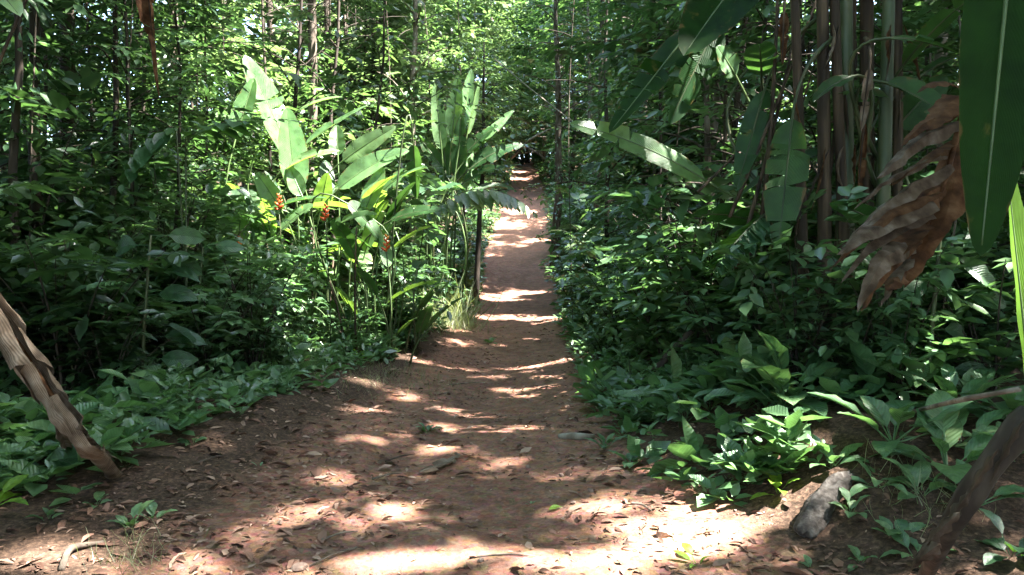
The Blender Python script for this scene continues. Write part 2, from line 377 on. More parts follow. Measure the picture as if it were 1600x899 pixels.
# ------------------------------------------------------------------ mesh helpers
def mkmesh(name, V, Q, mat, rnd=None, uv=None, smooth=False, tris=None):
    V = np.asarray(V, np.float32).reshape(-1, 3)
    me = bpy.data.meshes.new(name)
    Q = np.asarray(Q, np.int32).reshape(-1, 4)
    nT = 0 if tris is None else len(tris)
    loops = Q.ravel() if nT == 0 else np.concatenate([Q.ravel(), np.asarray(tris, np.int32).ravel()])
    me.vertices.add(len(V)); me.loops.add(len(loops)); me.polygons.add(len(Q) + nT)
    me.vertices.foreach_set('co', V.ravel())
    me.loops.foreach_set('vertex_index', loops)
    st = np.arange(len(Q)) * 4
    if nT:
        st = np.concatenate([st, len(Q) * 4 + np.arange(nT) * 3])
    me.polygons.foreach_set('loop_start', st.astype(np.int32))
    if smooth:
        me.polygons.foreach_set('use_smooth', np.ones(len(Q) + nT, bool))
    me.update(calc_edges=True)
    if rnd is not None:
        a = me.attributes.new('rnd', 'FLOAT', 'FACE'); a.data.foreach_set('value', np.asarray(rnd, np.float32))
    if uv is not None:
        u = np.zeros((len(V), 3), np.float32); u[:, :2] = uv
        a = me.attributes.new('uvp', 'FLOAT_VECTOR', 'POINT'); a.data.foreach_set('vector', u.ravel())
    if mat is not None:
        me.materials.append(M[mat])
    return me

def obj(name, me, parent=None, loc=None):
    o = bpy.data.objects.new(name, me)
    COL.objects.link(o)
    if parent is not None:
        o.parent = parent
    if loc is not None:
        o.location = loc
    return o

def tag(o, label, cat, group=None, kind=None):
    o['label'] = label
    if cat:
        o['category'] = cat
    if group:
        o['group'] = group
    if kind:
        o['kind'] = kind
    return o

def thing(name, label, cat, loc, group=None):
    o = bpy.data.objects.new(name, None)
    o.empty_display_size = .1
    COL.objects.link(o)
    o.location = loc
    return tag(o, label, cat, group)

class MB:
    """collects vertices and quads of ONE piece"""
    def __init__(s):
        s.V, s.Q, s.R, s.U, s.n = [], [], [], [], 0
    def add(s, V, Q, uv=None, rnd=None):
        V = np.asarray(V, float).reshape(-1, 3); Q = np.asarray(Q, int).reshape(-1, 4)
        s.V.append(V); s.Q.append(Q + s.n); s.n += len(V)
        s.U.append(np.zeros((len(V), 2)) if uv is None else uv)
        s.R.append(np.zeros(len(Q)) if rnd is None else np.broadcast_to(rnd, (len(Q),)))
    def mesh(s, name, mat, smooth=True, off=None):
        V = np.concatenate(s.V)
        if off is not None:
            V = V - np.asarray(off)[None]
        return mkmesh(name, V, np.concatenate(s.Q), mat, np.concatenate(s.R), np.concatenate(s.U), smooth)

def tube(C, r, sides=7, cap=True):
    C = np.asarray(C, float); n = len(C)
    r = np.broadcast_to(np.asarray(r, float), (n,))
    T = nrm(np.gradient(C, axis=0))
    ref = np.array([0.31, 0.95, 0.05]) if abs(T[0][1]) < .8 else np.array([1.0, .1, .1])
    A = nrm(np.cross(T, ref)); B = np.cross(T, A)
    th = np.arange(sides) / sides * 2 * PI
    V = C[:, None] + r[:, None, None] * (np.cos(th)[None, :, None] * A[:, None] + np.sin(th)[None, :, None] * B[:, None])
    V = V.reshape(-1, 3)
    i = np.arange(n - 1)[:, None] * sides; j = np.arange(sides)[None]; k = (j + 1) % sides
    Q = np.stack([i + j, i + k, i + sides + k, i + sides + j], -1).reshape(-1, 4)
    if cap:
        V = np.concatenate([V, C[:1], C[-1:]])
        a, b = len(V) - 2, len(V) - 1
        e = (n - 1) * sides
        cq = []
        for q in range(0, sides - 1, 2):
            cq.append([a, (q + 2) % sides, q + 1, q]); cq.append([b, e + q, e + q + 1, e + (q + 2) % sides])
        if sides % 2:
            cq.append([a, 0, sides - 1, sides - 1]); cq.append([b, e + sides - 1, e, e])
            cq = [c for c in cq if len(set(c)) == 4]
        Q = np.concatenate([Q, np.array(cq)])
    return V, Q

def bez(p0, p1, p2, n):
    t = np.linspace(0, 1, n)[:, None]
    return (1 - t) ** 2 * p0 + 2 * t * (1 - t) * p1 + t ** 2 * p2

def prof_paddle(t):
    return np.sin(PI * np.clip(t, 0, 1) ** .72) ** .55 * (1 - .12 * t)

def prof_ellip(t):
    return np.sin(PI * np.clip(t, 0, 1) ** .85) ** .85 * (1 - .15 * t) * 1.06

def blade(C, N, W, prof, fold=.25, tears=(), nv=3, curl=0.0, var=0.0, gap=.012, wav=0.0, r=None, slant=.15, sides=(-1, 1)):
    """a leaf blade: two halves along the midrib C, each cut into strips at the tears"""
    r = r or rg(1)
    n = len(C); t = np.linspace(0, 1, n)
    T = nrm(np.gradient(C, axis=0))
    X = nrm(np.cross(T, np.broadcast_to(N, T.shape))); Z = np.cross(X, T)
    w = W * prof(t)
    mb = MB()
    ph = r.random() * 6
    for s in sides:
        cuts = [0] + sorted({int(round(c * (n - 1))) for c in tears if r.random() < .8}) + [n - 1]
        cuts = sorted({c for c in cuts})
        for a, b in zip(cuts[:-1], cuts[1:]):
            if b - a < 1:
                continue
            idx = np.arange(a, b + 1)
            dv = r.normal(0, var) if len(cuts) > 2 else 0
            sl = slant + (r.normal(0, var * .35) if len(cuts) > 2 else 0)
            P = C[idx].copy(); rows = [P]
            for j in range(1, nv + 1):
                v = j / nv
                ang = fold + curl * v + dv * v
                ang = ang + wav * v * np.sin(t[idx] * 23 + ph + s)
                st = w[idx] / nv
                P = P + st[:, None] * (X[idx] * s * np.cos(ang)[..., None] + Z[idx] * np.sin(ang)[..., None])
                rows.append(P + T[idx] * (w[idx] * v * v * sl)[:, None])
            rows = np.array(rows)           # nv+1, m, 3
            if len(cuts) > 2 and len(idx) > 2:
                vv = (np.arange(nv + 1) / nv)[:, None]
                if a > 0:
                    rows[:, 0] += (rows[:, 1] - rows[:, 0]) * (vv * r.uniform(.1, .75))
                if b < n - 1:
                    rows[:, -1] += (rows[:, -2] - rows[:, -1]) * (vv * r.uniform(.1, .75))
            m = len(idx)
            i, j = np.meshgrid(np.arange(nv), np.arange(m - 1), indexing='ij')
            q = np.stack([i * m + j, (i + 1) * m + j, (i + 1) * m + j + 1, i * m + j + 1], -1).reshape(-1, 4)
            if s > 0:
                q = q[:, ::-1]
            U = np.zeros((nv + 1, m, 2)); U[:, :, 0] = t[idx][None]; U[:, :, 1] = s * (np.arange(nv + 1) / nv)[:, None]
            mb.add(rows.reshape(-1, 3), q, U.reshape(-1, 2))
    return mb

# leaf templates: x across, y along, z up
HEX = (np.array([[0, 0, 0], [.17, .27, .035], [.19, .58, .02], [0, 1, -.10], [-.19, .58, .02], [-.17, .27, .035]]),
       np.array([[0, 1, 2, 3], [0, 3, 4, 5]]))
BROAD = (np.array([[0, 0, 0], [.26, .25, .05], [.27, .58, .02], [0, 1, -.14], [-.27, .58, .02], [-.26, .25, .05]]),
         np.array([[0, 1, 2, 3], [0, 3, 4, 5]]))
KITE = (np.array([[0, 0, 0], [.22, .42, .05], [0, 1, -.06], [-.22, .42, .05]]), np.array([[0, 1, 2, 3]]))
BLADE = (np.array([[-.012, 0, 0], [.012, 0, 0], [.010, .55, .03], [-.010, .55, .03], [.001, 1, -.12], [-.001, 1, -.12]]),
         np.array([[0, 1, 2, 3], [3, 2, 4, 5]]))

def scatter(tp, P, D, N, S, seed=0):
    tv, tq = tp
    Y = nrm(D); X = nrm(np.cross(Y, N)); Z = np.cross(X, Y)
    S = np.asarray(S)[:, None, None]
    V = P[:, None] + S * (tv[None, :, 0:1] * X[:, None] + tv[None, :, 1:2] * Y[:, None] + tv[None, :, 2:3] * Z[:, None])
    k = len(tv)
    Q = (np.arange(len(P)) * k)[:, None, None] + tq[None]
    R = np.repeat(rg(seed + 5).random(len(P)), len(tq))
    return V.reshape(-1, 3), Q.reshape(-1, 4), R

def sprays(O, D, Ls, k, ls, r, flat=.3, droop=.12):
    m = len(O)
    X = nrm(np.cross(D, UP[None]) + 1e-4); N = np.cross(X, D)
    t = np.linspace(.12, 1, k)[None, :, None]
    side = np.where(np.arange(k) % 2 == 0, 1.0, -1.0)[None, :, None]
    side = np.repeat(side, m, 0).copy(); side[:, -1] = 0
    Lm = np.asarray(Ls)[:, None, None]
    P = O[:, None] + D[:, None] * t * Lm - UP * droop * Lm * t ** 2
    Dl = D[:, None] * .6 + X[:, None] * side * .8 + r.normal(0, .22, (m, k, 3)) - UP * .18
    Nl = N[:, None] * 1.0 + UP * .5 + r.normal(0, flat, (m, k, 3))
    S = ls * r.uniform(.75, 1.25, (m, 1)) * r.uniform(.55, 1.25, (m, k))
    return P.reshape(-1, 3), Dl.reshape(-1, 3), Nl.reshape(-1, 3), S.ravel()

# ------------------------------------------------------------------ ground and path
def build_ground():
    ys = [-12.0]
    while ys[-1] < 240:
        y = ys[-1]
        ys.append(y + (.35 if y < 2.2 else max(.035, .0125 * y)))
    ys = np.array(ys)
    u = np.linspace(-1, 1, 235)
    xs = np.sinh(u * 4.6) / np.sinh(4.6) * 90
    X, Y = np.meshgrid(xs, ys)
    xl, xr = edges(Y)
    Xw = X + (xl + xr) / 2 * np.exp(-np.abs(X) / 8)
    Z = gz(Xw, Y)
    V = np.stack([Xw, Y, Z], -1)
    nr, nc = X.shape
    i, j = np.meshgrid(np.arange(nr - 1), np.arange(nc - 1), indexing='ij')
    Q = np.stack([i * nc + j, i * nc + j + 1, (i + 1) * nc + j + 1, (i + 1) * nc + j], -1).reshape(-1, 4)
    Vf = V.reshape(-1, 3)
    cx = Vf[Q, 0].mean(1); cyy = Vf[Q, 1].mean(1)
    wob = .18 * vnoise(cx * 1.3, cyy * 1.3, 21) + .08 * vnoise(cx * 5, cyy * 5, 22)
    l, r_ = edges(cyy)
    ins = (cx > l + wob) & (cx < r_ + wob)
    l, r_ = edges(Vf[:, 1])
    e = np.minimum(Vf[:, 0] - l, r_ - Vf[:, 0])
    wear = sstep((e + .55) / .8) * (1 - .0 * e)
    for nm, sel in (('path', ins), ('ground', ~ins)):
        q = Q[sel]
        ids, inv = np.unique(q, return_inverse=True)
        me = mkmesh(nm, Vf[ids], inv.reshape(-1, 4), 'earth', smooth=True)
        a = me.attributes.new('wear', 'FLOAT', 'POINT'); a.data.foreach_set('value', wear[ids].astype(np.float32))
        o = obj(nm, me)
        o['kind'] = 'structure'
        o['label'] = ('bare red earth footpath running uphill between the plants' if nm == 'path' else 'dark humus forest floor on both sides of the path')
build_ground()

# ------------------------------------------------------------------ trees
def make_tree(name, label, group, x, y, H, r, z0, R, nl, ns, k, ls, leaf='tree_leaf', bark='bark', tp=HEX, seed=0, lean=(0, 0), spray=.8, guard=True, flat=.3, near=9.0, cat='tree'):
    g = rg(seed + 1000)
    bz = float(gz(x, y, False)) - .08
    root = thing(name, label, cat, (x, y, bz), group)
    n = 9
    t = np.linspace(0, 1, n)
    C = np.stack([x + lean[0] * t * H + np.cumsum(g.normal(0, .05, n)) * H * .12, y + lean[1] * t * H + np.cumsum(g.normal(0, .05, n)) * H * .12, bz + t * H], -1)
    C[0, :2] = (x, y)
    rad = r * (1 - .75 * t); rad[0] *= 1.35
    mb = MB(); mb.add(*tube(C, rad, 9))
    O, D = [], []
    for i in range(nl):
        tt = (i + g.random()) / nl
        hz = z0 + (H * .97 - z0) * tt
        f = hz / H
        p = np.array([np.interp(f, t, C[:, q]) for q in range(3)])
        az = i * 2.399 + g.normal(0, .4)
        le = R * (1 - .5 * tt) * g.uniform(.65, 1.1)
        el = g.uniform(.0, .55) + .35 * tt
        d = np.array([math.cos(az) * math.cos(el), math.sin(az) * math.cos(el), math.sin(el)])
        e = p + d * le
        c = bez(p, (p + e) / 2 + UP * le * .10 + g.normal(0, .05, 3) * le, e - UP * le * .12, 6)
        rr = np.interp(f, t, rad) * .42
        mb.add(*tube(c, np.linspace(rr, max(.006, rr * .18), 6), 5, False))
        s = g.uniform(.18, 1.0, ns) ** .8
        o = np.stack([np.interp(s, np.linspace(0, 1, 6), c[:, q]) for q in range(3)], -1)
        a2 = az + g.choice([-1, 1], ns) * g.uniform(.2, 1.5, ns)
        e2 = g.normal(.02, .22, ns)
        dd = np.stack([np.cos(a2) * np.cos(e2), np.sin(a2) * np.cos(e2), np.sin(e2)], -1)
        ex = g.uniform(0, .28, (ns, 1)) * R * .6
        O.append(o + dd * ex); D.append(dd)
    O = np.concatenate(O); D = np.concatenate(D)
    P, Dl, Nl, S = sprays(O, D, spray * g.uniform(.6, 1.2, len(O)), k, ls, g, flat)
    ok = keep(P, near, guard)
    V, Q, Rn = scatter(tp, P[ok], Dl[ok], Nl[ok], S[ok], seed)
    off = np.array([x, y, bz])
    if name in ('canopy_tree', 'slender_tree') and y > 7:
        m = 620
        tz = g.uniform(.03, .62, m) ; tz = tz[vnoise(tz * 30, tz * 0 + seed, 3) > -.35]; m = len(tz)
        c = np.stack([np.interp(tz, t, C[:, q]) for q in range(3)], -1); aa = g.uniform(0, 2 * PI, m); rr = np.interp(tz, t, rad) + g.gamma(1.5, .10, m)
        cp = c + np.stack([np.cos(aa) * rr, np.sin(aa) * rr, 0 * aa], -1)
        cd_ = np.stack([np.cos(aa), np.sin(aa), g.normal(-.5, .4, m)], -1)
        kc = keep(cp, 8, False)
        cv, cq, cr_ = scatter(HEX, cp[kc], cd_[kc], UP[None] + g.normal(0, .5, (kc.sum(), 3)), .17 * g.uniform(.6, 1.4, kc.sum()), seed + 3)
        if kc.sum() > 5:
            obj('climber', mkmesh('climber', cv - off, cq, 'shrub_leaf', cr_), root)['kind'] = 'stuff'
    obj('trunk', mb.mesh('trunk', bark, True, off), root)
    obj('crown', mkmesh('crown', V - off, Q, leaf, Rn), root)
    return root

rt = rg(42)
def zone(x, y):
    if x < 0:
        z = [(11, 'level with the bright rosette'), (15, 'around the sunlit heliconia clump'), (20, 'by the sunlit grass'), (28, 'just past the crest'), (40, 'along the climbing stretch'), (999, 'near the top of the path')]
        w = 'left'
    else:
        z = [(11, 'level with the largest broad-leaved clump'), (15, 'beside the second sun fleck'), (20, 'beside the crest'), (28, 'just past the crest'), (40, 'along the climbing stretch'), (999, 'near the top of the path')]
        w = 'right'
    return [t for lim, t in z if y < lim][0] + ' on the ' + w if y > 7.2 else 'outside the view beside the camera at ' + w
# tall canopy trees: their crowns meet over the path and let through only flecks of sun; unseen ones behind and beside the camera are added for shade
CAN = [(-6.6, 8.0), (-7.2, 12.8), (-4.6, 18), (-9, 20), (-4.2, 27), (-10, 30), (-13, 14), (-11.5, 6.5), (-5.5, 1), (-14, 24), (-6.5, 37), (-16, 36), (-5.2, 5.2), (-8.4, 10.2), (-5.6, 14.6), (5.6, 5.8), (7.6, 3.8), (8.4, 10.4), (6.2, 12.2), (-8.5, 16.5), (-12, 19.5), (-6.5, 23), (-11.5, 25.5), (-7.5, 32), (3.2, 13.5), (3.4, 22), (3.6, 30),
       (4.4, 9.5), (7.5, 14), (4.2, 18), (8.2, 21), (4.9, 26), (10, 28), (12.5, 17), (9, 7.5), (5.2, 2.0), (6.0, 33), (13, 34), (11.5, 11), (15.5, 23), (7, 42), (-1.5, -5), (4, -6), (-6, -7), (.6, -2.6), (9, -3), (-10, -2)]
for i, (x, y) in enumerate(CAN):
    side = 'left' if x < 0 else 'right'
    bk = ['bark', 'bark_dark', 'bark'][i % 3]
    lab = 'tall high-crowned tree with ' + {'bark': 'brown', 'bark_dark': 'dark', 'bark_pale': 'pale'}[bk] + ' trunk ' + zone(x, y)
    H = rt.uniform(15, 20) + .1 * y
    make_tree('canopy_tree', lab, 'tall canopy trees ' + side + ' of the path', x + rt.normal(0, .3), y, H, rt.uniform(.09, .15), 7.2 + .17 * max(0, y - 10) + rt.uniform(0, 1), rt.uniform(4.6, 5.8),
              27, 15, 12, .355, 'tree_leaf', bk, KITE, seed=i, spray=1.2, near=15.0)

# understory trees: the leafy walls on both sides and the wood closing the end of the path; unseen ones round the camera are added to block horizon light
UND = []
for i in range(34):
    UND.append((-rt.uniform(2.5, 4.6) - .36 * (i // 2), 14 + i * 1.5 + rt.normal(0, .8)))
for i in range(32):
    UND.append((rt.uniform(2.9, 4.6) + .34 * (i // 2), 11.5 + i * 1.6 + rt.normal(0, .8)))
for i in range(16):
    UND.append((-5.5 - 1.15 * i + rt.normal(0, .5), 13.5 + rt.uniform(0, 9)))
for i in range(12):
    UND.append((5.0 + 1.3 * i + rt.normal(0, .5), 10 + rt.uniform(0, 8)))
for x, y in [(9.5, 19), (11.5, 22.5), (13.5, 25.5), (15.5, 29), (8.5, 16), (.4, 80.5), (2.4, 81), (-1.8, 80), (1.4, 83), (-8, -6.5), (-4.5, -7), (-1, -6), (2.5, -6.6), (6, -7), (9.5, -6.2), (-6.5, -3), (-6.8, .5), (-7.2, 3.5), (-8, 6.5), (-9.5, 9.5), (6.3, -2.5), (6.2, .8), (6.6, 4), (7.6, 7), (-10.5, 1), (10, 2), (-10.5, 5), (10.5, 6)]:
    UND.append((x, y))
for i, (x, y) in enumerate(UND):
    side = 'left' if x < 0 else 'right'
    H = rt.uniform(6.5, 10) + .11 * y
    kind = i % 3
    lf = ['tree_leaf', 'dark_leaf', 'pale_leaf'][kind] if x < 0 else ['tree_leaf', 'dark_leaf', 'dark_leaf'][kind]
    far = y > 24
    lab = ['bushy mid green', 'bushy dark green', 'bushy pale green' if x < 0 else 'dense blackish green'][kind] + ' small tree ' + zone(x, y)
    make_tree('understory_tree', lab, 'understory trees ' + side + ' of the path', x, y, H, rt.uniform(.035, .065), rt.uniform(.5, 1.2), rt.uniform(1.9, 2.7),
              32, 9, 9, ([.26, .20, .32] if not far else [.31, .27, .38])[kind], lf, 'bark_dark', KITE, seed=100 + i, spray=.9, near=10.0, flat=.45, lean=(rt.normal(0, .05), rt.normal(0, .05)))
FAR = [(-6, 58), (-3, 66), (-10, 64), (5.5, 56), (8, 64), (4.8, 68), (-2, 84), (2.5, 88), (6, 82), (-7, 80), (12, 74), (-14, 74), (0, 98), (10, 95), (-9, 96), (17, 60), (-20, 58), (-27, 48), (24, 46), (-24, 34), (21, 33), (-19, 26), (18, 22), (-32, 40), (30, 36), (-16, 42), (16, 47), (-36, 56), (34, 56), (-26, 70), (26, 70),
       (-12, 50), (11, 52), (-22, 84), (20, 86), (-38, 74), (40, 74), (-29, 29), (27, 26), (-44, 48), (45, 46), (3, 76), (-4, 75), (-12, 88), (-33, 33), (-40, 38), (33, 30), (40, 60), (-18, 66), (-48, 66), (18, 100), (-20, 104), (50, 62), (1.2, 92), (3.5, 100), (-2.6, 61), (4.6, 62), (-2.2, 70), (5, 74), (1.5, 84),
       (-9, -13), (1, -15), (10, -13), (-17, -6), (17, -5), (-20, 6), (21, 7), (-15, 1), (15, 1), (-16, 11), (16, 12), (-13, -8), (14, -9)]  # last row unseen behind and beside the camera, added to cut sky light
for i, (x, y) in enumerate(FAR):
    w = 'far left' if x < -12 else 'far right' if x > 12 else 'closing off one end of the path'
    lab = ['mid green', 'pale green', 'dark green'][i % 3] + ' tall forest tree ' + ('deep in the wood at ' + w if 'far' in w else w)
    make_tree('forest_tree', lab, 'distant forest trees', x, y, rt.uniform(16, 22), rt.uniform(.12, .2), .9, rt.uniform(3.8, 5.2),
              46, 12, 7, .64, ['tree_leaf', 'pale_leaf', 'dark_leaf'][i % 3], 'bark', KITE, seed=300 + i, spray=1.5, guard=False, flat=.45)

def undergrowth():
    """the unbroken mass of leaves on the forest floor away from the path"""
    g = rg(31)
    n = 60000
    y = 11 + 95 * g.random(n) ** 1.25
    sd = g.choice([-1, 1], n)
    l, r_ = edges(y)
    off = .5 - .45 * sstep((y - 20) / 10) + g.random(n) ** 1.4 * (5 + .45 * y)
    x = np.where(sd < 0, l - off, r_ + off)
    hh = (.25 + 1.0 * sstep((vnoise(x * .55, y * .45, 41) + .75) / 1.3) * sstep(off / 2.0)) * (1 + .012 * y)
    z = gz(x, y, False) + hh * g.random(n) ** .6
    P = np.stack([x, y, z], -1)
    ok = keep(P, 10)
    a = g.uniform(0, 6.3, n); e = g.normal(.1, .4, n)
    D = np.stack([np.cos(a) * np.cos(e), np.sin(a) * np.cos(e), np.sin(e)], -1)
    S = (.13 + .0032 * y) * g.uniform(.7, 1.3, n)
    V, Q, R = scatter(KITE, P[ok], D[ok], UP[None] + g.normal(0, .4, (ok.sum(), 3)), S[ok], 31)
    tag(obj('undergrowth', mkmesh('undergrowth', V, Q, 'shrub_leaf', R)), 'unbroken mass of leafy undergrowth on the forest floor', None, None, 'stuff')
undergrowth()

# trees that stand out: their trunks show
def trunk_tree(px, d, H, r, bark, label, seed, z0=4.0, R=2.4, lean=(0, 0), leaf='tree_leaf', nl=20, ls=.17):
    x = (px - 800) / FPX * d
    make_tree('slender_tree', label, None, x, d, H, r, z0, R, nl, 7, 11, ls, leaf, bark, HEX, seed=seed, lean=lean)
trunk_tree(636, 20, 11, .115, 'bark_pale', 'slender tree with mottled pale trunk rising behind the sunlit heliconia clump', 501, 4.6, 2.4, (.012, 0), 'pale_leaf', 26)
trunk_tree(578, 22, 11, .12, 'bark_dark', 'straight dark trunk tree behind the sunlit heliconia, closest to the mottled pale trunk', 502, 5.5)
trunk_tree(553, 23, 12, .10, 'bark', 'straight brown trunk tree, middle of the three dark trunks behind the heliconia', 503, 6)
trunk_tree(517, 22, 12, .14, 'bark_dark', 'thick dark trunk tree behind the heliconia, left of the other dark trunks', 504, 6, leaf='pale_leaf')
for i, (px, d, H, lf) in enumerate([(352, 19.5, 8.5, 'pale_leaf'), (415, 20.5, 8.5, 'tree_leaf'), (480, 21, 9, 'pale_leaf'), (545, 22, 9, 'tree_leaf'), (610, 23, 9.5, 'pale_leaf'), (675, 24, 9.5, 'pale_leaf'), (730, 27, 10, 'tree_leaf')]):
    make_tree('sunlit_tree', ['pale sunlit tree at the top left above the heliconia', 'sunlit tree above the tallest white heliconia leaf', 'pale sunlit tree above the middle of the heliconia clump', 'sunlit green tree above the three dark trunks', 'pale sunlit tree around the mottled pale trunk', 'pale sunlit tree above the fan of paddle leaves', 'sunlit tree over the left side of the climbing path'][i], 'sunlit trees behind the heliconia', (px - 800) / FPX * d, d, H + .6, .05, 3.6, 2.0, 34, 8, 10, .20, lf, 'bark_dark', HEX, seed=700 + i, spray=.8, flat=.4)
trunk_tree(28, 8.6, 9, .055, 'bark_dark', 'thin dark trunk tree closest to the left edge of the picture', 505, 4.8, 1.8, leaf='dark_leaf')
trunk_tree(60, 9.2, 10, .075, 'bark_dark', 'thicker dark trunk tree beside the thin one in the left shade', 506, 4.6, 2.0, leaf='dark_leaf')
trunk_tree(165, 10.5, 9, .05, 'bark_dark', 'slim dark tree behind the large-leaved plant in the left shade', 507, 3.2, 2.0, leaf='dark_leaf')
trunk_tree(742, 24.5, 8, .10, 'bark_dark', 'short dark trunk tree at the left edge of the path past the crest', 508, 3.3, 1.7, leaf='tree_leaf')
trunk_tree(868, 33, 13, .20, 'bark', 'grey brown trunk tree at the right edge of the climbing path', 509, 6.0, 2.6, leaf='dark_leaf')
trunk_tree(1432, 16, 12, .17, 'bark_pale', 'pale trunk tree behind the brown heliconia stems at upper right', 510, 6.5, 2.6, leaf='dark_leaf')
trunk_tree(940, 16, 9, .06, 'bark_dark', 'thin dark tree behind the pale horizontal leaf on the right', 511, 2.2, 2.0, leaf='tree_leaf')
trunk_tree(1105, 10.0, 8.5, .05, 'bark', 'thin leafy tree behind the big hanging heliconia leaves', 512, 1.5, 1.6, leaf='shrub_leaf', nl=26, ls=.14)

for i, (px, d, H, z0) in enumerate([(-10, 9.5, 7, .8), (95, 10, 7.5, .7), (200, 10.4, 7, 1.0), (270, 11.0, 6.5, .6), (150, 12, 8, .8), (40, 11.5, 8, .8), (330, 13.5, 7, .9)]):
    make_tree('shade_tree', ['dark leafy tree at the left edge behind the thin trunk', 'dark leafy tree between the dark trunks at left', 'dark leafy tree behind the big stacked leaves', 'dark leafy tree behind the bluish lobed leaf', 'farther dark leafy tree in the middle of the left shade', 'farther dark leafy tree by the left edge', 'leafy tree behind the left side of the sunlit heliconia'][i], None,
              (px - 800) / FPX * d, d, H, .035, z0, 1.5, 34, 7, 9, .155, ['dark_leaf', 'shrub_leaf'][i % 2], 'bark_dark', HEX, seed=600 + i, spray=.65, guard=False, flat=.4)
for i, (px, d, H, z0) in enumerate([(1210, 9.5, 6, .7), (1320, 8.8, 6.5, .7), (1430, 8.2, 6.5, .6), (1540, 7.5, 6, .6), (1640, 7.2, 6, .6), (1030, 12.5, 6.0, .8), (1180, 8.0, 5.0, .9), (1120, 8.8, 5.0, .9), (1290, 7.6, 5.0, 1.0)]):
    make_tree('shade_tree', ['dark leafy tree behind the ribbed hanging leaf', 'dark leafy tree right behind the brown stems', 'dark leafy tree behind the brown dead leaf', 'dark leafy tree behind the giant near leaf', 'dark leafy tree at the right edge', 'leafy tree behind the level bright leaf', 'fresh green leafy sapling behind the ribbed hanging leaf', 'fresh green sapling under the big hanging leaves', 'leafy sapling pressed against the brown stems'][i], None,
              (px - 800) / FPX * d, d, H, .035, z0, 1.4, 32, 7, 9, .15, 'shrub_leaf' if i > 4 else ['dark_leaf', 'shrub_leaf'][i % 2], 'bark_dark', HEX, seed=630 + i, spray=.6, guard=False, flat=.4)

def make_palm(label, px, d, H, nf, fl, seed, mat='shrub_leaf'):
    g = rg(seed)
    x = (px - 800) / FPX * d; z = float(gz(x, d, False)) - .05
    off = np.array([x, d, z])
    root = thing('palm', label, 'palm', off, 'palms in the wood')
    C = bez(np.zeros(3), np.array([g.normal(0, .1), g.normal(0, .1), H * .5]), np.array([g.normal(0, .2), g.normal(0, .2), H]), 6)
    mb = MB(); mb.add(*tube(C, np.linspace(.06, .045, 6), 7)); obj('trunk', mb.mesh('trunk', 'bark_dark'), root)
    for i in range(nf):
        az = i * 2.399 + g.normal(0, .3); el = g.uniform(.1, 1.1); l = fl * g.uniform(.75, 1.15)
        dv = np.array([math.cos(az) * math.cos(el), math.sin(az) * math.cos(el), math.sin(el)])
        F = bez(C[-1], C[-1] + dv * l * .6, C[-1] + dv * l * .8 + np.array([math.cos(az), math.sin(az), 0]) * l * .3 - UP * l * .35, 10)
        m = 26; t = np.linspace(.12, 1, m)
        P = np.stack([np.interp(t, np.linspace(0, 1, 10), F[:, q]) for q in range(3)], -1); T = nrm(np.gradient(P, axis=0)); X = nrm(np.cross(T, UP[None]))
        PP = np.concatenate([P, P]); sg = np.concatenate([np.ones(m), -np.ones(m)])[:, None]
        D = np.concatenate([T, T]) * .6 + np.concatenate([X, X]) * sg - UP * .35 + g.normal(0, .08, (2 * m, 3))
        S = .42 * fl / 1.6 * np.tile(np.sin(PI * (t * .8 + .15)) ** .7, 2)
        V, Q, R = scatter((HEX[0] * [.45, 1, 1], HEX[1]), PP, D, UP[None] + g.normal(0, .15, (2 * m, 3)), S, seed + i)
        ok = keep(PP + off, 9, False)
        fm = MB(); fm.add(V, Q[np.repeat(ok, 2)], None, R[np.repeat(ok, 2)])
        v, q = tube(F, np.linspace(.016, .004, 10), 4, False); fm.add(v, q)
        obj('frond', fm.mesh('frond', mat, False), root)
for i, (px, d, H, nf, fl, lab) in enumerate([(250, 15, 3.6, 10, 1.7, 'palm behind the left side of the sunlit heliconia'), (90, 14, 2.4, 10, 1.7, 'palm behind the dark trunks at left'), (590, 19, 2.6, 9, 1.5, 'palm between the sunlit heliconia and the fan of paddle leaves'), (330, 20, 6.0, 11, 2.0, 'tall palm above the sunlit heliconia at left'),
                                       (1000, 17, 3.2, 10, 1.7, 'palm above the level bright leaf on the right'), (915, 21, 1.8, 10, 1.6, 'low palm on the right verge past the crest'), (1070, 14, 1.6, 9, 1.4, 'low palm behind the right verge shrubs'), (960, 14, .9, 9, 1.2, 'stemless palm in the right verge'), (1170, 18, 5.0, 10, 1.9, 'palm behind the big hanging leaves'),
                                       (1400, 12, 3.0, 10, 1.7, 'palm behind the brown stems'), (680, 30, 4.2, 10, 2.0, 'palm behind the fan of paddle leaves'), (500, 27, 6.5, 11, 2.2, 'tall palm behind the three dark trunks')]):
    make_palm(lab, px, d, H, nf, fl, 800 + i, ['shrub_leaf', 'tree_leaf', 'pale_leaf'][i % 3])

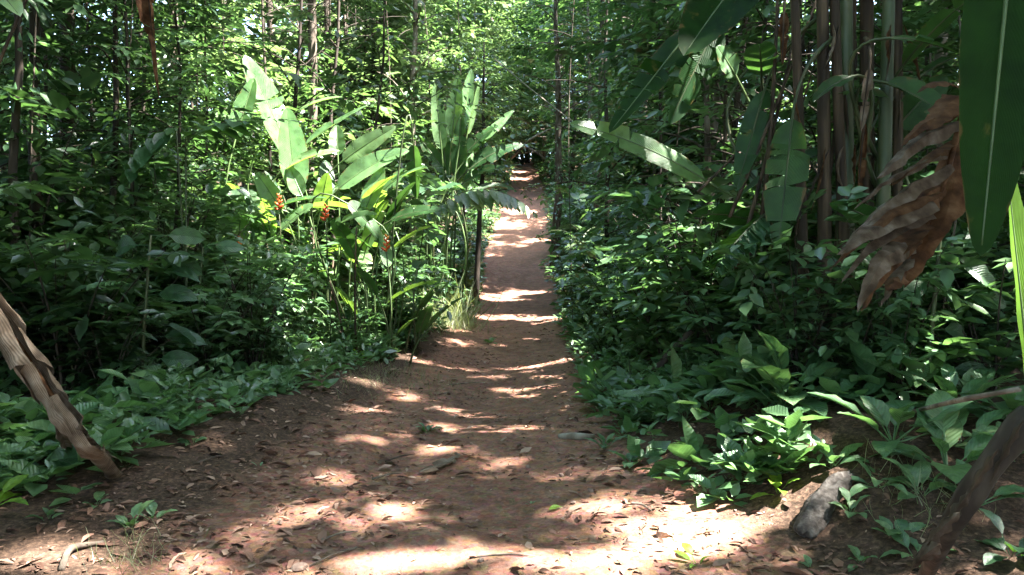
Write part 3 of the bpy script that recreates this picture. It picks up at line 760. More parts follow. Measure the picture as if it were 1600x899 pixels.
# ------------------------------------------------------------------ shrubs (shared variants)
def shrub_proto(seed, H, R, leaf_len, k, nst, tp, whorl=False):
    g = rg(seed)
    mb = MB(); PP, DD, NN, SS = [], [], [], []
    for i in range(nst):
        az = i / nst * 2 * PI + g.normal(0, .4)
        e = np.array([math.cos(az), math.sin(az), 0]) * R * g.uniform(.35, 1.0) + UP * H * g.uniform(.55, 1.0)
        c = bez(np.zeros(3) + g.normal(0, .03, 3) * [1, 1, 0], np.array([e[0] * .35, e[1] * .35, e[2] * .65]), e, 7)
        mb.add(*tube(c, np.linspace(.012, .003, 7), 4, False))
        ns = 7
        s = np.linspace(.25, 1, ns)
        o = np.stack([np.interp(s, np.linspace(0, 1, 7), c[:, q]) for q in range(3)], -1)
        a2 = g.uniform(0, 2 * PI, ns); e2 = g.normal(.2, .3, ns)
        dd = np.stack([np.cos(a2) * np.cos(e2), np.sin(a2) * np.cos(e2), np.sin(e2)], -1)
        if whorl:
            kk = k
            a3 = np.arange(kk)[None] / kk * 2 * PI + g.uniform(0, 6, (ns, 1)); e3 = g.normal(.05, .2, (ns, kk))
            tips = o + dd * H * .16
            D = np.stack([np.cos(a3) * np.cos(e3), np.sin(a3) * np.cos(e3), np.sin(e3) - .1], -1)
            PP.append(np.repeat(tips, kk, 0)); DD.append(D.reshape(-1, 3)); NN.append(np.tile(UP, (ns * kk, 1)) + g.normal(0, .25, (ns * kk, 3))); SS.append(leaf_len * g.uniform(.7, 1.2, ns * kk))
        else:
            P, D, N, S = sprays(o, dd, H * .28 * g.uniform(.7, 1.2, ns), k, leaf_len, g, .25)
            PP.append(P); DD.append(D); NN.append(N); SS.append(S)
    V, Q, Rn = scatter(tp, np.concatenate(PP), np.concatenate(DD), np.concatenate(NN), np.concatenate(SS), seed)
    return mb.mesh('stem', 'bark_dark', True), mkmesh('foliage', V, Q, 'shrub_leaf', Rn)

SHR = [shrub_proto(1, 1.5, .75, .165, 9, 8, HEX), shrub_proto(2, 1.2, .8, .20, 6, 8, HEX, True), shrub_proto(3, 1.7, .7, .12, 11, 9, HEX),
       shrub_proto(4, 1.0, .75, .22, 5, 8, BROAD, True), shrub_proto(5, 2.2, .9, .20, 8, 9, BROAD), shrub_proto(6, .9, .7, .13, 9, 7, BROAD)]
def place_shrub(x, y, s, v, rz, label, group):
    z = float(gz(x, y, False)) - .03
    for p, r in zip(_SP, _SRD):
        if r > .2 and p[2] < z + 2.0:
            for h in (.2, .6, 1.0):
                q = p + SUN / SUN[2] * max(0, z + h * s - p[2])
                if math.hypot(q[0] - x, q[1] - y) < .48 * s + r * .4:
                    return
    label = ['small-leaved', 'whorl-leaved', 'tall fine-leaved', 'low wide-leaved', 'tall broad-leaved', 'low round-leaved'][v] + ' shrub ' + label
    t = thing('shrub', label, 'shrub', (x, y, z), group)
    t.rotation_euler = (0, 0, rz); t.scale = (s, s, s)
    obj('stem', SHR[v][0], t); fo = obj('foliage', SHR[v][1], t)
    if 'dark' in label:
        fo.material_slots[0].link = 'OBJECT'; fo.material_slots[0].material = M['dark_leaf']  # same shrubs with darker leaf colour, so the left wood reads as shaded

rs = rg(77)
for side in (-1, 1):
    for i in range(62):
        y = 8.2 * (5.6 ** (i / 62)) + rs.normal(0, .4)
        l, r_ = edges(y)
        near = rs.random() < .55
        off = rs.uniform(.35, 1.2) if near else rs.uniform(1.2, 3.8)
        if side < 0 and y < 12:
            off += 1.1
        if side > 0 and y < 10:
            off += .8
        x = (l - off) if side < 0 else (r_ + off)
        s = (rs.uniform(.55, .95) if near else rs.uniform(.9, 1.5)) * (1 + .012 * y)
        w = 'left' if side < 0 else 'right'
        place_shrub(x, y, s, int(rs.integers(0, 6)), rs.uniform(0, 6), 'on the verge ' + zone(x, y), 'shrubs along the ' + w + ' verge')
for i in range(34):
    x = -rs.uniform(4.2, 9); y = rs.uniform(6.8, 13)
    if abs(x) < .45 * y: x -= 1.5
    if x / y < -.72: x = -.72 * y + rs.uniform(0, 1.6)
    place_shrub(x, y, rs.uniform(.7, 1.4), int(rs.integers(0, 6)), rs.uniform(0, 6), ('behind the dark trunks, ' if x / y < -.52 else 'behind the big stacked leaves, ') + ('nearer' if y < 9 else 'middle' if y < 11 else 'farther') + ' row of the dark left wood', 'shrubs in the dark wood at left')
for i in range(34):
    y = rs.uniform(7.3, 13); x = min(.30 * y + rs.uniform(1.0, 5), .70 * y - rs.uniform(0, 1.2))
    place_shrub(x, y, rs.uniform(.7, 1.3), int(rs.integers(0, 6)), rs.uniform(0, 6), ('behind the brown stems, ' if x / y < .5 else 'behind the torn dead leaf, ') + ('nearer' if y < 9 else 'middle' if y < 11 else 'farther') + ' row under the right trees', 'shrubs under the trees at right')

for px, d, s_, v in [(1130, 7.4, .9, 1), (1200, 7.2, .75, 3), (1260, 7.4, .8, 1), (1330, 7.0, .8, 0), (1400, 6.8, .8, 3), (1090, 8.4, 1.1, 4), (1180, 7.8, 1.2, 0), (1480, 6.0, .8, 5), (1550, 5.6, .9, 1), (1040, 9.4, 1.2, 1), (980, 11, 1.1, 0), (930, 12.5, 1.0, 3), (1290, 7.6, .9, 5), (1380, 7.2, 1.0, 4), (1250, 5.9, .62, 4), (1330, 5.7, .55, 0), (1405, 5.6, .62, 4), (1215, 6.2, .7, 1)]:
    place_shrub((px - 800) / FPX * d, d, s_, v, px * .7, 'in front of the brown heliconia stems' if px > 1195 else 'left of the brown heliconia stems', 'shrubs round the giant heliconia')
for x, y, s_, v in [(-3.5, 80, 3.0, 4), (-1.6, 82, 2.6, 0), (.2, 81, 2.8, 4), (1.8, 83, 2.6, 2), (3.6, 80, 3.0, 4), (5, 82, 2.8, 0), (1.0, 79.5, 2.0, 5), (2.8, 79, 1.8, 3)]:
    place_shrub(x, y, s_, v, x * 2, 'closing off the top of the path', 'shrubs at the top of the path')
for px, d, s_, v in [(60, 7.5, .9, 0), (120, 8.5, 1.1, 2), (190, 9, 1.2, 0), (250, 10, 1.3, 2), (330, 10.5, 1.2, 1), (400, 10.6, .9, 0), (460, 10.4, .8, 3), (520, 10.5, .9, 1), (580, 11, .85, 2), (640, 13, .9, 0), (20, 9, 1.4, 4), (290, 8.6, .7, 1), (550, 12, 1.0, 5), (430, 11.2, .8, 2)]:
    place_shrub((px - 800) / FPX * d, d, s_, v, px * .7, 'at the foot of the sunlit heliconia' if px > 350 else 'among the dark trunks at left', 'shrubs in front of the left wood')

# ------------------------------------------------------------------ broad-leaved herbs, every leaf a piece
def herb_leaf_mesh(seed, el, arch, wr, pet=.3, nv=2, n=8, mat='herb_leaf', wav=.12):
    """petiole from the origin, then an arching blade; total reach about 1"""
    g = rg(seed)
    d = np.array([0, math.cos(el), math.sin(el)])
    p0 = d * pet
    L_ = 1 - pet
    e2 = el - arch
    p1 = p0 + d * L_ * .5
    p2 = p1 + np.array([g.normal(0, .05), math.cos(e2), math.sin(e2)]) * L_ * .55
    C = bez(p0, p1, p2, n)
    mb = blade(C, UP + np.array([0, -.3, 0]), wr, prof_ellip, .28, (), nv, -.12, 0, wav=wav, r=g)
    V, Q = tube(np.concatenate([bez(np.zeros(3), d * pet * .5, p0, 3)[:-1], C[:-1:2]]), np.array([.012, .011] + [.009, .008, .007, .005][:len(C[:-1:2])]), 4, False)
    V[:, 2] -= .004
    mb.add(V, Q, np.tile([0.5, 0.02], (len(V), 1)))
    return mb.mesh('leaf', mat, True)

def leafset(seed, wr, mat, n=8):
    return [herb_leaf_mesh(seed + i, [.35, .6, .85, 1.1, .5, .75][i % 6], [.7, .9, 1.0, .9, 1.2, .6][i % 6], wr * [1, .9, 1.1, .95, 1.05, 1][i % 6], [.3, .35, .25, .4, .2, .3][i % 6], 2, n, mat) for i in range(6)]
LS = {'oval': leafset(10, .17, 'herb_leaf'), 'long': leafset(30, .115, 'herb_leaf'), 'dark': leafset(50, .19, 'big_dark'), 'glossy': leafset(70, .15, 'shrub_leaf'), 'lime': leafset(90, .15, 'heli_lime')}

def herb(name, label, cat, p, size, n, kind='oval', seed=0, group=None, up=0.0, stem_h=0.0):
    g = rg(seed + 3000)
    t = thing(name, label, cat, (p[0], p[1], p[2] - .015), group)
    if stem_h > 0:
        mb = MB(); mb.add(*tube(np.array([[0, 0, 0], [.01, 0, stem_h * .5], [.0, .01, stem_h]]), [.012, .01, .006], 5))
        obj('stem', mb.mesh('stem', 'stem'), t)
    for i in range(n):
        o = obj('leaf', LS[kind][int(g.integers(0, 6))], t)
        f = (i + .5) / n
        o.location = (0, 0, stem_h * (.25 + .75 * f) if stem_h > 0 else 0)
        o.rotation_euler = (g.normal(.0, .12) + up * f, g.normal(0, .15), i * 2.399 + g.normal(0, .3))
        s = size * g.uniform(.7, 1.15) * (1 - .25 * f)
        o.scale = (s, s, s)
    return t

HERBS = [
 # px, py (foot), size, leaves, kind, name, label, stem
 (1225, 640, .80, 20, 'oval', 'broadleaf_herb', 'largest broad-leaved clump on the right bank above the bare slope', 0),
 (1110, 625, .62, 13, 'long', 'broadleaf_herb', 'clump of long pointed leaves just left of the largest clump', 0),
 (1330, 590, .74, 13, 'oval', 'broadleaf_herb', 'broad-leaved clump behind the largest clump, under the brown dead leaf', 0),
 (1395, 690, .52, 11, 'oval', 'broadleaf_herb', 'broad-leaved plant on the bare slope with a rounded upright leaf', 0),
 (1500, 650, .62, 11, 'long', 'broadleaf_herb', 'long-leaved plant by the right edge below the bright lime leaf', 0),
 (1480, 735, .52, 10, 'oval', 'broadleaf_herb', 'low broad-leaved plant right of the bare slope', 0),
 (1200, 705, .34, 5, 'long', 'broadleaf_herb', 'curled drooping leaves at the foot of the right bank', 0),
 (1215, 770, .22, 7, 'lime', 'seedling', 'pale sunlit seedling beside the grey weathered log', 0),
 (1040, 740, .22, 10, 'oval', 'broadleaf_herb', 'bright low herb at the bottom corner of the right verge', 0),
 (985, 725, .24, 10, 'oval', 'broadleaf_herb', 'low herb touching the path where the right verge begins', 0),
 (945, 700, .22, 9, 'oval', 'broadleaf_herb', 'small herb leaning over the right path edge beside the exposed root', 0),
 (1090, 715, .26, 9, 'oval', 'broadleaf_herb', 'low herb in front of the leaning dark stalk', 0),
 (1000, 660, .30, 11, 'oval', 'broadleaf_herb', 'rounded-leaf herb mid right verge', 0),
 (935, 650, .24, 9, 'oval', 'broadleaf_herb', 'small round-leaved herb on the right path edge', 0),
 (1070, 660, .34, 10, 'long', 'broadleaf_herb', 'herb with drooping leaves beneath the leaning stalk', 0),
 (920, 610, .28, 10, 'oval', 'broadleaf_herb', 'low herb by the sun fleck at the right path edge', 0),
 (990, 600, .40, 11, 'long', 'broadleaf_herb', 'tall-leaved herb in the middle of the right verge', 0),
 (905, 575, .30, 10, 'glossy', 'broadleaf_herb', 'glossy herb overhanging the second sun fleck', 0),
 (1060, 585, .45, 11, 'oval', 'broadleaf_herb', 'shaded broad-leaved herb behind the leaning stalk', 0),
 (950, 555, .42, 10, 'glossy', 'broadleaf_herb', 'glossy-leaved plant further up the right verge', .2),
 (900, 535, .40, 10, 'long', 'broadleaf_herb', 'long-leaved plant at the right edge of the crest', .2),
 (1330, 805, .24, 8, 'oval', 'broadleaf_herb', 'low herb growing over the grey weathered log', 0),
 (1400, 845, .20, 7, 'oval', 'broadleaf_herb', 'small herb in front of the dark dead stalk', 0),
 (1345, 880, .13, 7, 'oval', 'seedling', 'small seedling at the bottom edge right of the log', 0),
 (1580, 870, .30, 8, 'dark', 'broadleaf_herb', 'dark leaves in the lower right corner behind the stalk', 0),
 (1270, 890, .10, 6, 'oval', 'seedling', 'tiny round-leaved seedling at the bottom edge below the log', 0),
 (1520, 790, .36, 9, 'oval', 'broadleaf_herb', 'broad-leaved herb just behind the thick dark stalk', 0),
 (1440, 775, .30, 9, 'oval', 'broadleaf_herb', 'oval-leaved herb on the slope right of the log', 0),
 (1370, 760, .30, 9, 'long', 'broadleaf_herb', 'long-leaved herb between the log and the slope herbs', 0),
 (1300, 730, .28, 9, 'oval', 'broadleaf_herb', 'oval-leaved herb just above the grey log', 0),
 (1560, 720, .40, 9, 'oval', 'broadleaf_herb', 'broad-leaved herb at the right edge above the dark stalk', 0),
 (1430, 870, .22, 8, 'oval', 'broadleaf_herb', 'low herb at the bottom edge by the foot of the dark stalk', 0),
 (1250, 560, .60, 12, 'long', 'broadleaf_herb', 'long-leaved herb rising behind the largest clump', .1),
 (1420, 570, .55, 11, 'glossy', 'broadleaf_herb', 'glossy herb under the torn dead leaf', .1),
 (1010, 520, .45, 11, 'glossy', 'broadleaf_herb', 'shaded glossy plant in the upper right verge', .25),
 (1090, 882, .17, 4, 'lime', 'seedling', 'bright green seedling at the very bottom of the picture', 0),
 (668, 676, .16, 8, 'oval', 'seedling', 'small green seedling standing alone in mid path', 0),
 (768, 538, .26, 9, 'oval', 'seedling', 'seedling growing on the path just before the crest', 0),
 (830, 790, .06, 3, 'oval', 'seedling', 'tiny sprout on the bare earth of the near path', 0),
 (205, 828, .20, 8, 'oval', 'broadleaf_herb', 'low oval-leaved herb on the litter at lower left', 0),
 (240, 815, .17, 6, 'oval', 'broadleaf_herb', 'small herb pressed against the oval-leaved herb at lower left', 0),
 (80, 745, .34, 9, 'dark', 'broadleaf_herb', 'dark glossy plant with a large hanging leaf at lower left', .08),
 (-12, 800, .34, 7, 'lime', 'broadleaf_herb', 'pale green large leaf entering from the left edge', .06),
 (20, 735, .32, 8, 'oval', 'broadleaf_herb', 'leafy herb at the left edge beneath the brown dead leaf', 0),
 (75, 815, .16, 8, 'glossy', 'seedling', 'little feathery herb at the lower left corner', 0),
 (150, 790, .15, 6, 'oval', 'seedling', 'small seedling between the dark glossy plant and the low oval-leaved herb', 0),
 (215, 690, .24, 10, 'oval', 'broadleaf_herb', 'pale low herb right of the dead leaf tip', 0),
 (300, 695, .18, 7, 'oval', 'broadleaf_herb', 'small herb at the edge of the left litter bank', 0),
 (405, 730, .10, 5, 'long', 'seedling', 'thin sprout in the leaf litter left of the path', 0),
 (180, 650, .34, 11, 'oval', 'broadleaf_herb', 'shaded broad-leaved herb behind the dead leaf', 0),
 (260, 650, .30, 9, 'oval', 'broadleaf_herb', 'horizontal-leaved herb in the left shade', 0),
 (120, 620, .38, 11, 'dark', 'broadleaf_herb', 'dark round-leaved plant right behind the brown dead leaf', 0),
 (240, 610, .40, 9, 'dark', 'broadleaf_herb', 'dark plant with one wide flat leaf over the litter', .05),
 (395, 600, .42, 14, 'oval', 'broadleaf_herb', 'rosette of broad bright leaves on the left bank', 0),
 (440, 615, .30, 10, 'oval', 'broadleaf_herb', 'smaller rosette in front of the bright rosette on the left bank', 0),
 (340, 625, .28, 9, 'oval', 'broadleaf_herb', 'low herb left of the bright rosette', 0),
 (465, 570, .38, 11, 'oval', 'broadleaf_herb', 'broad-leaved herb right behind the bright rosette', 0),
 (565, 560, .28, 9, 'lime', 'seedling', 'yellow green seedling on the litter of the left bank', 0),
 (620, 545, .26, 8, 'glossy', 'broadleaf_herb', 'small glossy herb by the sunlit grass', 0),
 (520, 545, .36, 10, 'glossy', 'broadleaf_herb', 'glossy herb below the small red flower spike', .15),
 (310, 570, .36, 10, 'glossy', 'broadleaf_herb', 'shaded glossy herb below the round hanging leaf', .1),
 (60, 560, .40, 10, 'dark', 'broadleaf_herb', 'very dark herb above the dead leaf at left', .1),
]
for i, (px, py, s, n, k, nm, lab, sh) in enumerate(HERBS):
    herb(nm, lab, 'seedling' if nm == 'seedling' else 'herb', hit(px, py), s, n, k, i, None, 0, sh)

rv = rg(123)
for i in range(30):
    y = 6.3 + 9.5 * (i / 30) + rv.normal(0, .2)
    x = float(edges(y)[1]) + rv.uniform(.15, 1.5) + (.25 if y < 7.5 else 0)
    k = ['glossy', 'long', 'oval', 'glossy'][i % 4]
    herb('verge_herb', {'glossy': 'glossy upright', 'long': 'long-leaved upright', 'oval': 'oval-leaved upright'}[k] + ' herb in the leafy mass ' + zone(x, y), 'herb', (x, y, float(gz(x, y, False))), rv.uniform(.26, .46), int(rv.integers(9, 14)), k, 200 + i, 'upright herbs massed on the right verge', 0, rv.uniform(.15, .75))
for i in range(20):
    px = 1060 + 27 * i + rv.normal(0, 12); py = rv.uniform(560, 700) if i % 3 else rv.uniform(545, 600)
    if px < 1280 and py > 650:
        py = 640
    p = hit(px, py)
    k = ['oval', 'long', 'oval', 'glossy'][i % 4]
    herb('bank_herb', {'glossy': 'glossy', 'long': 'long-leaved', 'oval': 'broad oval-leaved'}[k] + ' low herb in the leafy bed of the right bank, ' + ('below the brown stems' if px < 1330 else 'towards the right edge'), 'herb', p, rv.uniform(.34, .56), int(rv.integers(8, 13)), k, 300 + i, 'low herbs bedding the right bank', 0, rv.uniform(0, .12))
for i in range(14):
    y = 6.8 + 8 * (i / 14) + rv.normal(0, .2)
    x = float(edges(y)[0]) - rv.uniform(1.0, 2.2)
    k = ['glossy', 'oval'][i % 2]
    herb('verge_herb', {'glossy': 'glossy leafy', 'oval': 'oval-leaved leafy'}[k] + ' herb in the left verge ' + zone(x, y), 'herb', (x, y, float(gz(x, y, False))), rv.uniform(.22, .38), int(rv.integers(8, 12)), k, 260 + i, 'leafy herbs of the left verge', 0, rv.uniform(.1, .5))

# the dark plant with stacked big leaves in the left shade
def stacked_plant(px, py, d, h, size, n, label, seed, kind='dark'):
    g = rg(seed)
    x = (px - 800) / FPX * d
    z = float(gz(x, d, False))
    t = thing('large_leaf_plant', label, 'plant', (x, d, z - .02))
    mb = MB(); C = bez(np.zeros(3), np.array([.05, 0, h * .5]), np.array([.12, .02, h]), 8)
    mb.add(*tube(C, np.linspace(.022, .010, 8), 6)); obj('stem', mb.mesh('stem', 'stem'), t)
    for i in range(n):
        f = .15 + .85 * i / (n - 1)
        o = obj('leaf', LS[kind][int(g.integers(0, 6))], t)
        o.location = [float(np.interp(f, np.linspace(0, 1, 8), C[:, q])) for q in range(3)]
        o.rotation_euler = (-.75 + g.normal(0, .15), (-.75 if i % 2 else .75) + g.normal(0, .25), (1.57 if i % 2 else -1.57) + g.normal(0, .4))
        s = size * g.uniform(.8, 1.15); o.scale = (s, s, s)
stacked_plant(215, 0, 7.4, 1.55, .52, 15, 'tall plant with big dark stacked leaves in the left shade', 61)
stacked_plant(300, 0, 9.0, 1.5, .45, 9, 'thin plant with a round translucent hanging leaf left of the heliconia', 62, 'oval')
stacked_plant(130, 0, 8.2, 1.1, .40, 9, 'dark big-leaved plant between the dark trunks and the stacked-leaf plant', 63)
stacked_plant(1165, 0, 7.5, 1.4, .42, 10, 'dark climbing plant with round leaves behind the ribbed hanging leaf', 64)
stacked_plant(1450, 0, 5.6, 1.5, .5, 11, 'dark big-leaved plant behind the brown dead leaf', 65)

# pinnate leaves: fronds with leaflets
def frond(name, label, cat, base, p0, p1, arch, n, ll, mat, wid=HEX, group=None, seed=0, rib='stem', down=.25):
    g = rg(seed)
    t = thing(name, label, cat, base, group)
    b = np.asarray(base); C = bez(p0, (p0 + p1) / 2 + UP * arch, p1, 14)
    mb = MB()
    mb.add(*tube(np.concatenate([bez(b, (b + p0) / 2 + UP * .1 * np.linalg.norm(p0 - b), p0, 7)[:-1], C]), np.linspace(.014, .003, 20), 5))
    obj('rachis', mb.mesh('rachis', rib, True, b), t)
    T = nrm(np.gradient(C, axis=0)); tt = np.linspace(.03, .99, n)
    X = nrm(np.cross(T, UP[None]))
    meshes = []
    tv, tq = wid
    me = mkmesh('leaflet', tv, tq, mat, np.linspace(0, .6, len(tq)) * 0)
    for i, f in enumerate(tt):
        p = np.array([np.interp(f, np.linspace(0, 1, 14), C[:, q]) for q in range(3)])
        tg = nrm(np.array([np.interp(f, np.linspace(0, 1, 14), T[:, q]) for q in range(3)]))
        xx = nrm(np.cross(tg, UP))
        for s in (-1, 1):
            d = nrm(tg * .55 + xx * s * .9 - UP * down + g.normal(0, .08, 3))
            N = nrm(np.cross(np.cross(d, UP), d) + g.normal(0, .12, 3))
            Xv = np.cross(d, N)
            o = obj('leaflet', me, t)
            s_ = ll * (math.sin(PI * (f * .86 + .10)) ** .6) * g.uniform(.85, 1.1)
            m = Matrix((( Xv[0], d[0], N[0], 0), (Xv[1], d[1], N[1], 0), (Xv[2], d[2], N[2], 0), (0, 0, 0, 1)))
            o.matrix_local = Matrix.Translation(Vector(p - b)) @ m @ Matrix.Scale(float(s_), 4)
    return t

def gp(px, d, dz=0.0):
    x = (px - 800) / FPX * d
    return np.array([x, d, float(gz(x, d, False)) + dz])

frond('fern', 'light green compound leaf standing out against the dark shade at left', 'fern', gp(115, 7.2), at(100, 470, 7.0), at(190, 440, 6.6), .12, 12, .17, 'herb_leaf', seed=1)
frond('fern', 'second compound leaf just below the light green one at left', 'fern', gp(100, 7.4), at(80, 480, 7.1), at(185, 480, 6.8), .10, 12, .14, 'herb_leaf', seed=2)
frond('palm_frond', 'bluish lobed leaf on a thin stem at upper left, pointing right', 'palm', gp(290, 9.0), at(290, 215, 9.0), at(385, 190, 8.8), .10, 6, .42, 'big_dark', BROAD, seed=3)
frond('palm_frond', 'bluish lobed leaf drooping to the left at upper left', 'palm', gp(295, 9.2), at(275, 200, 9.0), at(190, 290, 8.7), .25, 7, .38, 'big_dark', BROAD, seed=4)
frond('palm_frond', 'feathery palm leaf arching over the left side of the path', 'palm', gp(640, 15.2), at(665, 340, 15.0), at(835, 332, 14.6), .95, 16, .55, 'pale_leaf', HEX, seed=5, down=.7)
frond('palm_frond', 'ribbed feather leaf hanging on the right below the brown stems', 'palm', gp(1215, 6.6), at(1205, 330, 6.3), at(1115, 425, 5.9), .10, 22, .24, 'big_dark', HEX, seed=6)

# ------------------------------------------------------------------ heliconias: paddle leaves on long stalks
def hleaf(root, base, p0, p1, W, N, mat='heli', arch=0.0, tears=(), var=.25, fold=.22, curl=0.0, seed=0, n=26, name='leaf', nv=3, wav=.05, petiole=True, ribmat=None, rr=.011, prof=prof_paddle, label=None, slant=.15, sides=(-1, 1), side_arch=None):
    g = rg(seed + 7000)
    p0 = np.asarray(p0, float); p1 = np.asarray(p1, float); base = np.asarray(base, float)
    ln = np.linalg.norm(p1 - p0)
    mid = (p0 + p1) / 2 + UP * arch * ln + (0 if side_arch is None else np.asarray(side_arch) * ln)
    C = bez(p0, mid, p1, n)
    mb = blade(C, nrm(np.asarray(N, float)), W, prof, fold, tears, nv, curl, var, wav=wav, r=g, slant=slant, sides=sides)
    ro = np.array(root.location)
    o = obj(name, mb.mesh(name, mat, True, ro), root)
    if label:
        o['label'] = label
    ribmat = ribmat or ('stem' if mat == 'heli_dark' else 'rib')
    t0 = nrm(C[1] - C[0])
    ctrl = p0 - t0 * np.linalg.norm(p0 - base) * .55
    rc = C[:-1]
    mr = MB()
    if petiole:
        pc = bez(base, ctrl, p0, 10)
        cc = np.concatenate([pc[:-1], rc]); rd = np.concatenate([np.linspace(rr * 1.7, rr, 9), np.linspace(rr, rr * .22, len(rc))])
    else:
        cc = rc; rd = np.linspace(rr, rr * .22, len(rc))
    mr.add(*tube(cc, rd, 6))
    obj('midrib', mr.mesh('midrib', ribmat, True, ro), o)
    return o

def auto_leaf(root, base, az, hgt, out, ln, W, el, arch, mat, seed, tears=(), var=.25, fold=.2):
    g = rg(seed + 9000)
    d = np.array([math.cos(az), math.sin(az), 0])
    p0 = base + UP * hgt + d * out
    p1 = p0 + d * ln * math.cos(el) + UP * ln * math.sin(el)
    N = UP * math.cos(el) - d * math.sin(el) + g.normal(0, .25, 3)
    hleaf(root, base + d * .05, p0, p1, W, N, mat, arch, tears, var, fold, seed=seed, n=18)

def tear_set(g, n):
    return sorted(g.uniform(.12, .95, n))

def flower(root, foot, p, h, seed):
    g = rg(seed); ro = np.array(root.location)
    mb = MB()
    mb.add(*tube(bez(foot, (foot + p) / 2 + np.array([.03, 0, .05]), p, 6), np.linspace(.012, .007, 6), 5))
    st = obj('flower_stalk', mb.mesh('flower_stalk', 'stem', True, ro), root)
    nb = 7
    mf = MB()
    ax = nrm(np.array([g.normal(0, .12), g.normal(0, .1), 1]))
    mf.add(*tube(np.array([p, p + ax * h * .5, p + ax * h]), [.012, .010, .005], 6))
    for i in range(nb):
        s = 1 if i % 2 else -1
        f = i / nb
        c0 = p + ax * h * f
        d = nrm(np.array([s * .8, g.normal(0, .25), .65 + .6 * f]))
        l = h * .42 * (1 - .55 * f)
        mf.add(*tube(np.array([c0, c0 + d * l * .35, c0 + d * l * .7, c0 + d * l]), [.008, .026 * (1 - .4 * f), .018 * (1 - .4 * f), .002], 6))
    f = obj('flower_spike', mf.mesh('flower_spike', 'bract', True, ro), root)
    f['label'] = 'red and orange flower spike of pointed bracts'

TOCAM = np.array([0.0, -1.0, .25])
# the sunlit clump on the left
rh = rg(11)
HB = gp(490, 12.5)
cl = thing('heliconia_clump', 'sunlit heliconia clump with blazing white leaves left of the path', 'heliconia', HB - UP * .02)
spec = [ # base px, p0, p1 (px,py), depth, half width px, mat, arch, tears, normal
 (440, (466, 268), (382, 86), 12.2, 31, 'heli', .03, 3, (.56, -.72, .42)),
 (455, (462, 300), (448, 168), 12.0, 27, 'heli', .02, 0, (.56, -.70, .45)),
 (400, (368, 218), (397, 122), 11.7, 22, 'heli', .0, 0, (-.3, -1, .1)),
 (470, (466, 173), (536, 152), 12.2, 9, 'heli', .10, 2, (0, -.7, 1)),
 (480, (478, 226), (578, 163), 12.6, 11, 'heli', .06, 2, (.2, -.5, 1)),
 (520, (528, 243), (526, 195), 12.8, 14, 'heli', .0, 0, (0, -1, -.1)),
 (530, (535, 252), (619, 198), 12.7, 17, 'heli', .04, 2, (.45, -.75, .5)),
 (525, (528, 296), (640, 236), 12.3, 20, 'heli', .14, 3, (.45, -.75, .6)),
 (600, (646, 226), (651, 310), 12.5, 14, 'heli_dark', .0, 3, (.1, -1, .2)),
 (470, (442, 268), (532, 236), 11.9, 13, 'heli', .14, 2, (0, -.7, 1)),
 (465, (472, 306), (453, 262), 11.7, 15, 'heli', .0, 0, (0, -1, 0)),
 (560, (542, 318), (603, 390), 11.6, 16, 'heli_dark', .18, 2, (.3, -.8, .5)),
 (380, (372, 396), (378, 300), 11.6, 12, 'heli', .0, 0, (.3, -1, 0)),
 (600, (596, 300), (668, 262), 12.6, 17, 'heli', .16, 3, (.2, -.7, .9)),
 (560, (570, 330), (600, 262), 12.2, 16, 'heli', .05, 0, (-.2, -1, .2)),
 (430, (440, 330), (400, 270), 12.0, 17, 'heli', .05, 2, (-.2, -1, .3)),
 (410, (400, 330), (342, 300), 11.8, 15, 'heli_dark', .15, 2, (0, -.8, .7)),
 (590, (610, 345), (700, 330), 12.2, 14, 'heli_dark', .15, 3, (0, -.6, 1)),
 (510, (515, 360), (590, 335), 11.6, 16, 'heli', .15, 2, (0, -.6, 1)),
 (450, (440, 360), (490, 320), 11.5, 15, 'heli', .12, 2, (0, -.7, .8)),
 (480, (500, 330), (512, 270), 12.4, 15, 'heli', .03, 0, (.2, -1, .1)),
]
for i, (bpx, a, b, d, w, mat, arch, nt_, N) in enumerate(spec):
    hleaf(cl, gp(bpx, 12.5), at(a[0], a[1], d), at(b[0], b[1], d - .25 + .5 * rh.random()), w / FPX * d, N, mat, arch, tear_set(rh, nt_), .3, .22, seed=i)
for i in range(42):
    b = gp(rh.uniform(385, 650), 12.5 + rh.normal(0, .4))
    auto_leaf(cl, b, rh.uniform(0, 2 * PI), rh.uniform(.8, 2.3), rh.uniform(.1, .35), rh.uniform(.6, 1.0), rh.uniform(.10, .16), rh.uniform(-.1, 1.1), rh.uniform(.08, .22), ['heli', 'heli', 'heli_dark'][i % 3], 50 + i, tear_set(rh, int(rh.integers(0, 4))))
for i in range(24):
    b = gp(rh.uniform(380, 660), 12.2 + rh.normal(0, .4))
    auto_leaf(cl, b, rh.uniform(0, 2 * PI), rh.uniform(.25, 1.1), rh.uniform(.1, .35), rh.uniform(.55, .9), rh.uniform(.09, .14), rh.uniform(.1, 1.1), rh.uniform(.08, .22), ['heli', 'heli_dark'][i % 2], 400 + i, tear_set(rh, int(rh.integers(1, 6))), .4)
for i, (px, py) in enumerate([(436, 330), (508, 345), (604, 393), (372, 395)]):
    flower(cl, gp(px + 8, 11.6), at(px, py, 11.4), .24, i)
# dry stalks inside the clump
for i in range(12):
    px = rh.uniform(370, 640)
    b = gp(px, 12.2 + rh.normal(0, .3)); e = b + np.array([rh.normal(0, .25), rh.normal(0, .2), rh.uniform(.9, 1.9)])
    mb = MB(); mb.add(*tube(bez(b, (b + e) / 2 + rh.normal(0, .06, 3), e, 6), np.linspace(.022, .012, 6), 6))
    obj('stalk', mb.mesh('stalk', 'sheath' if i % 2 else 'stem', True, HB - UP * .02), cl)

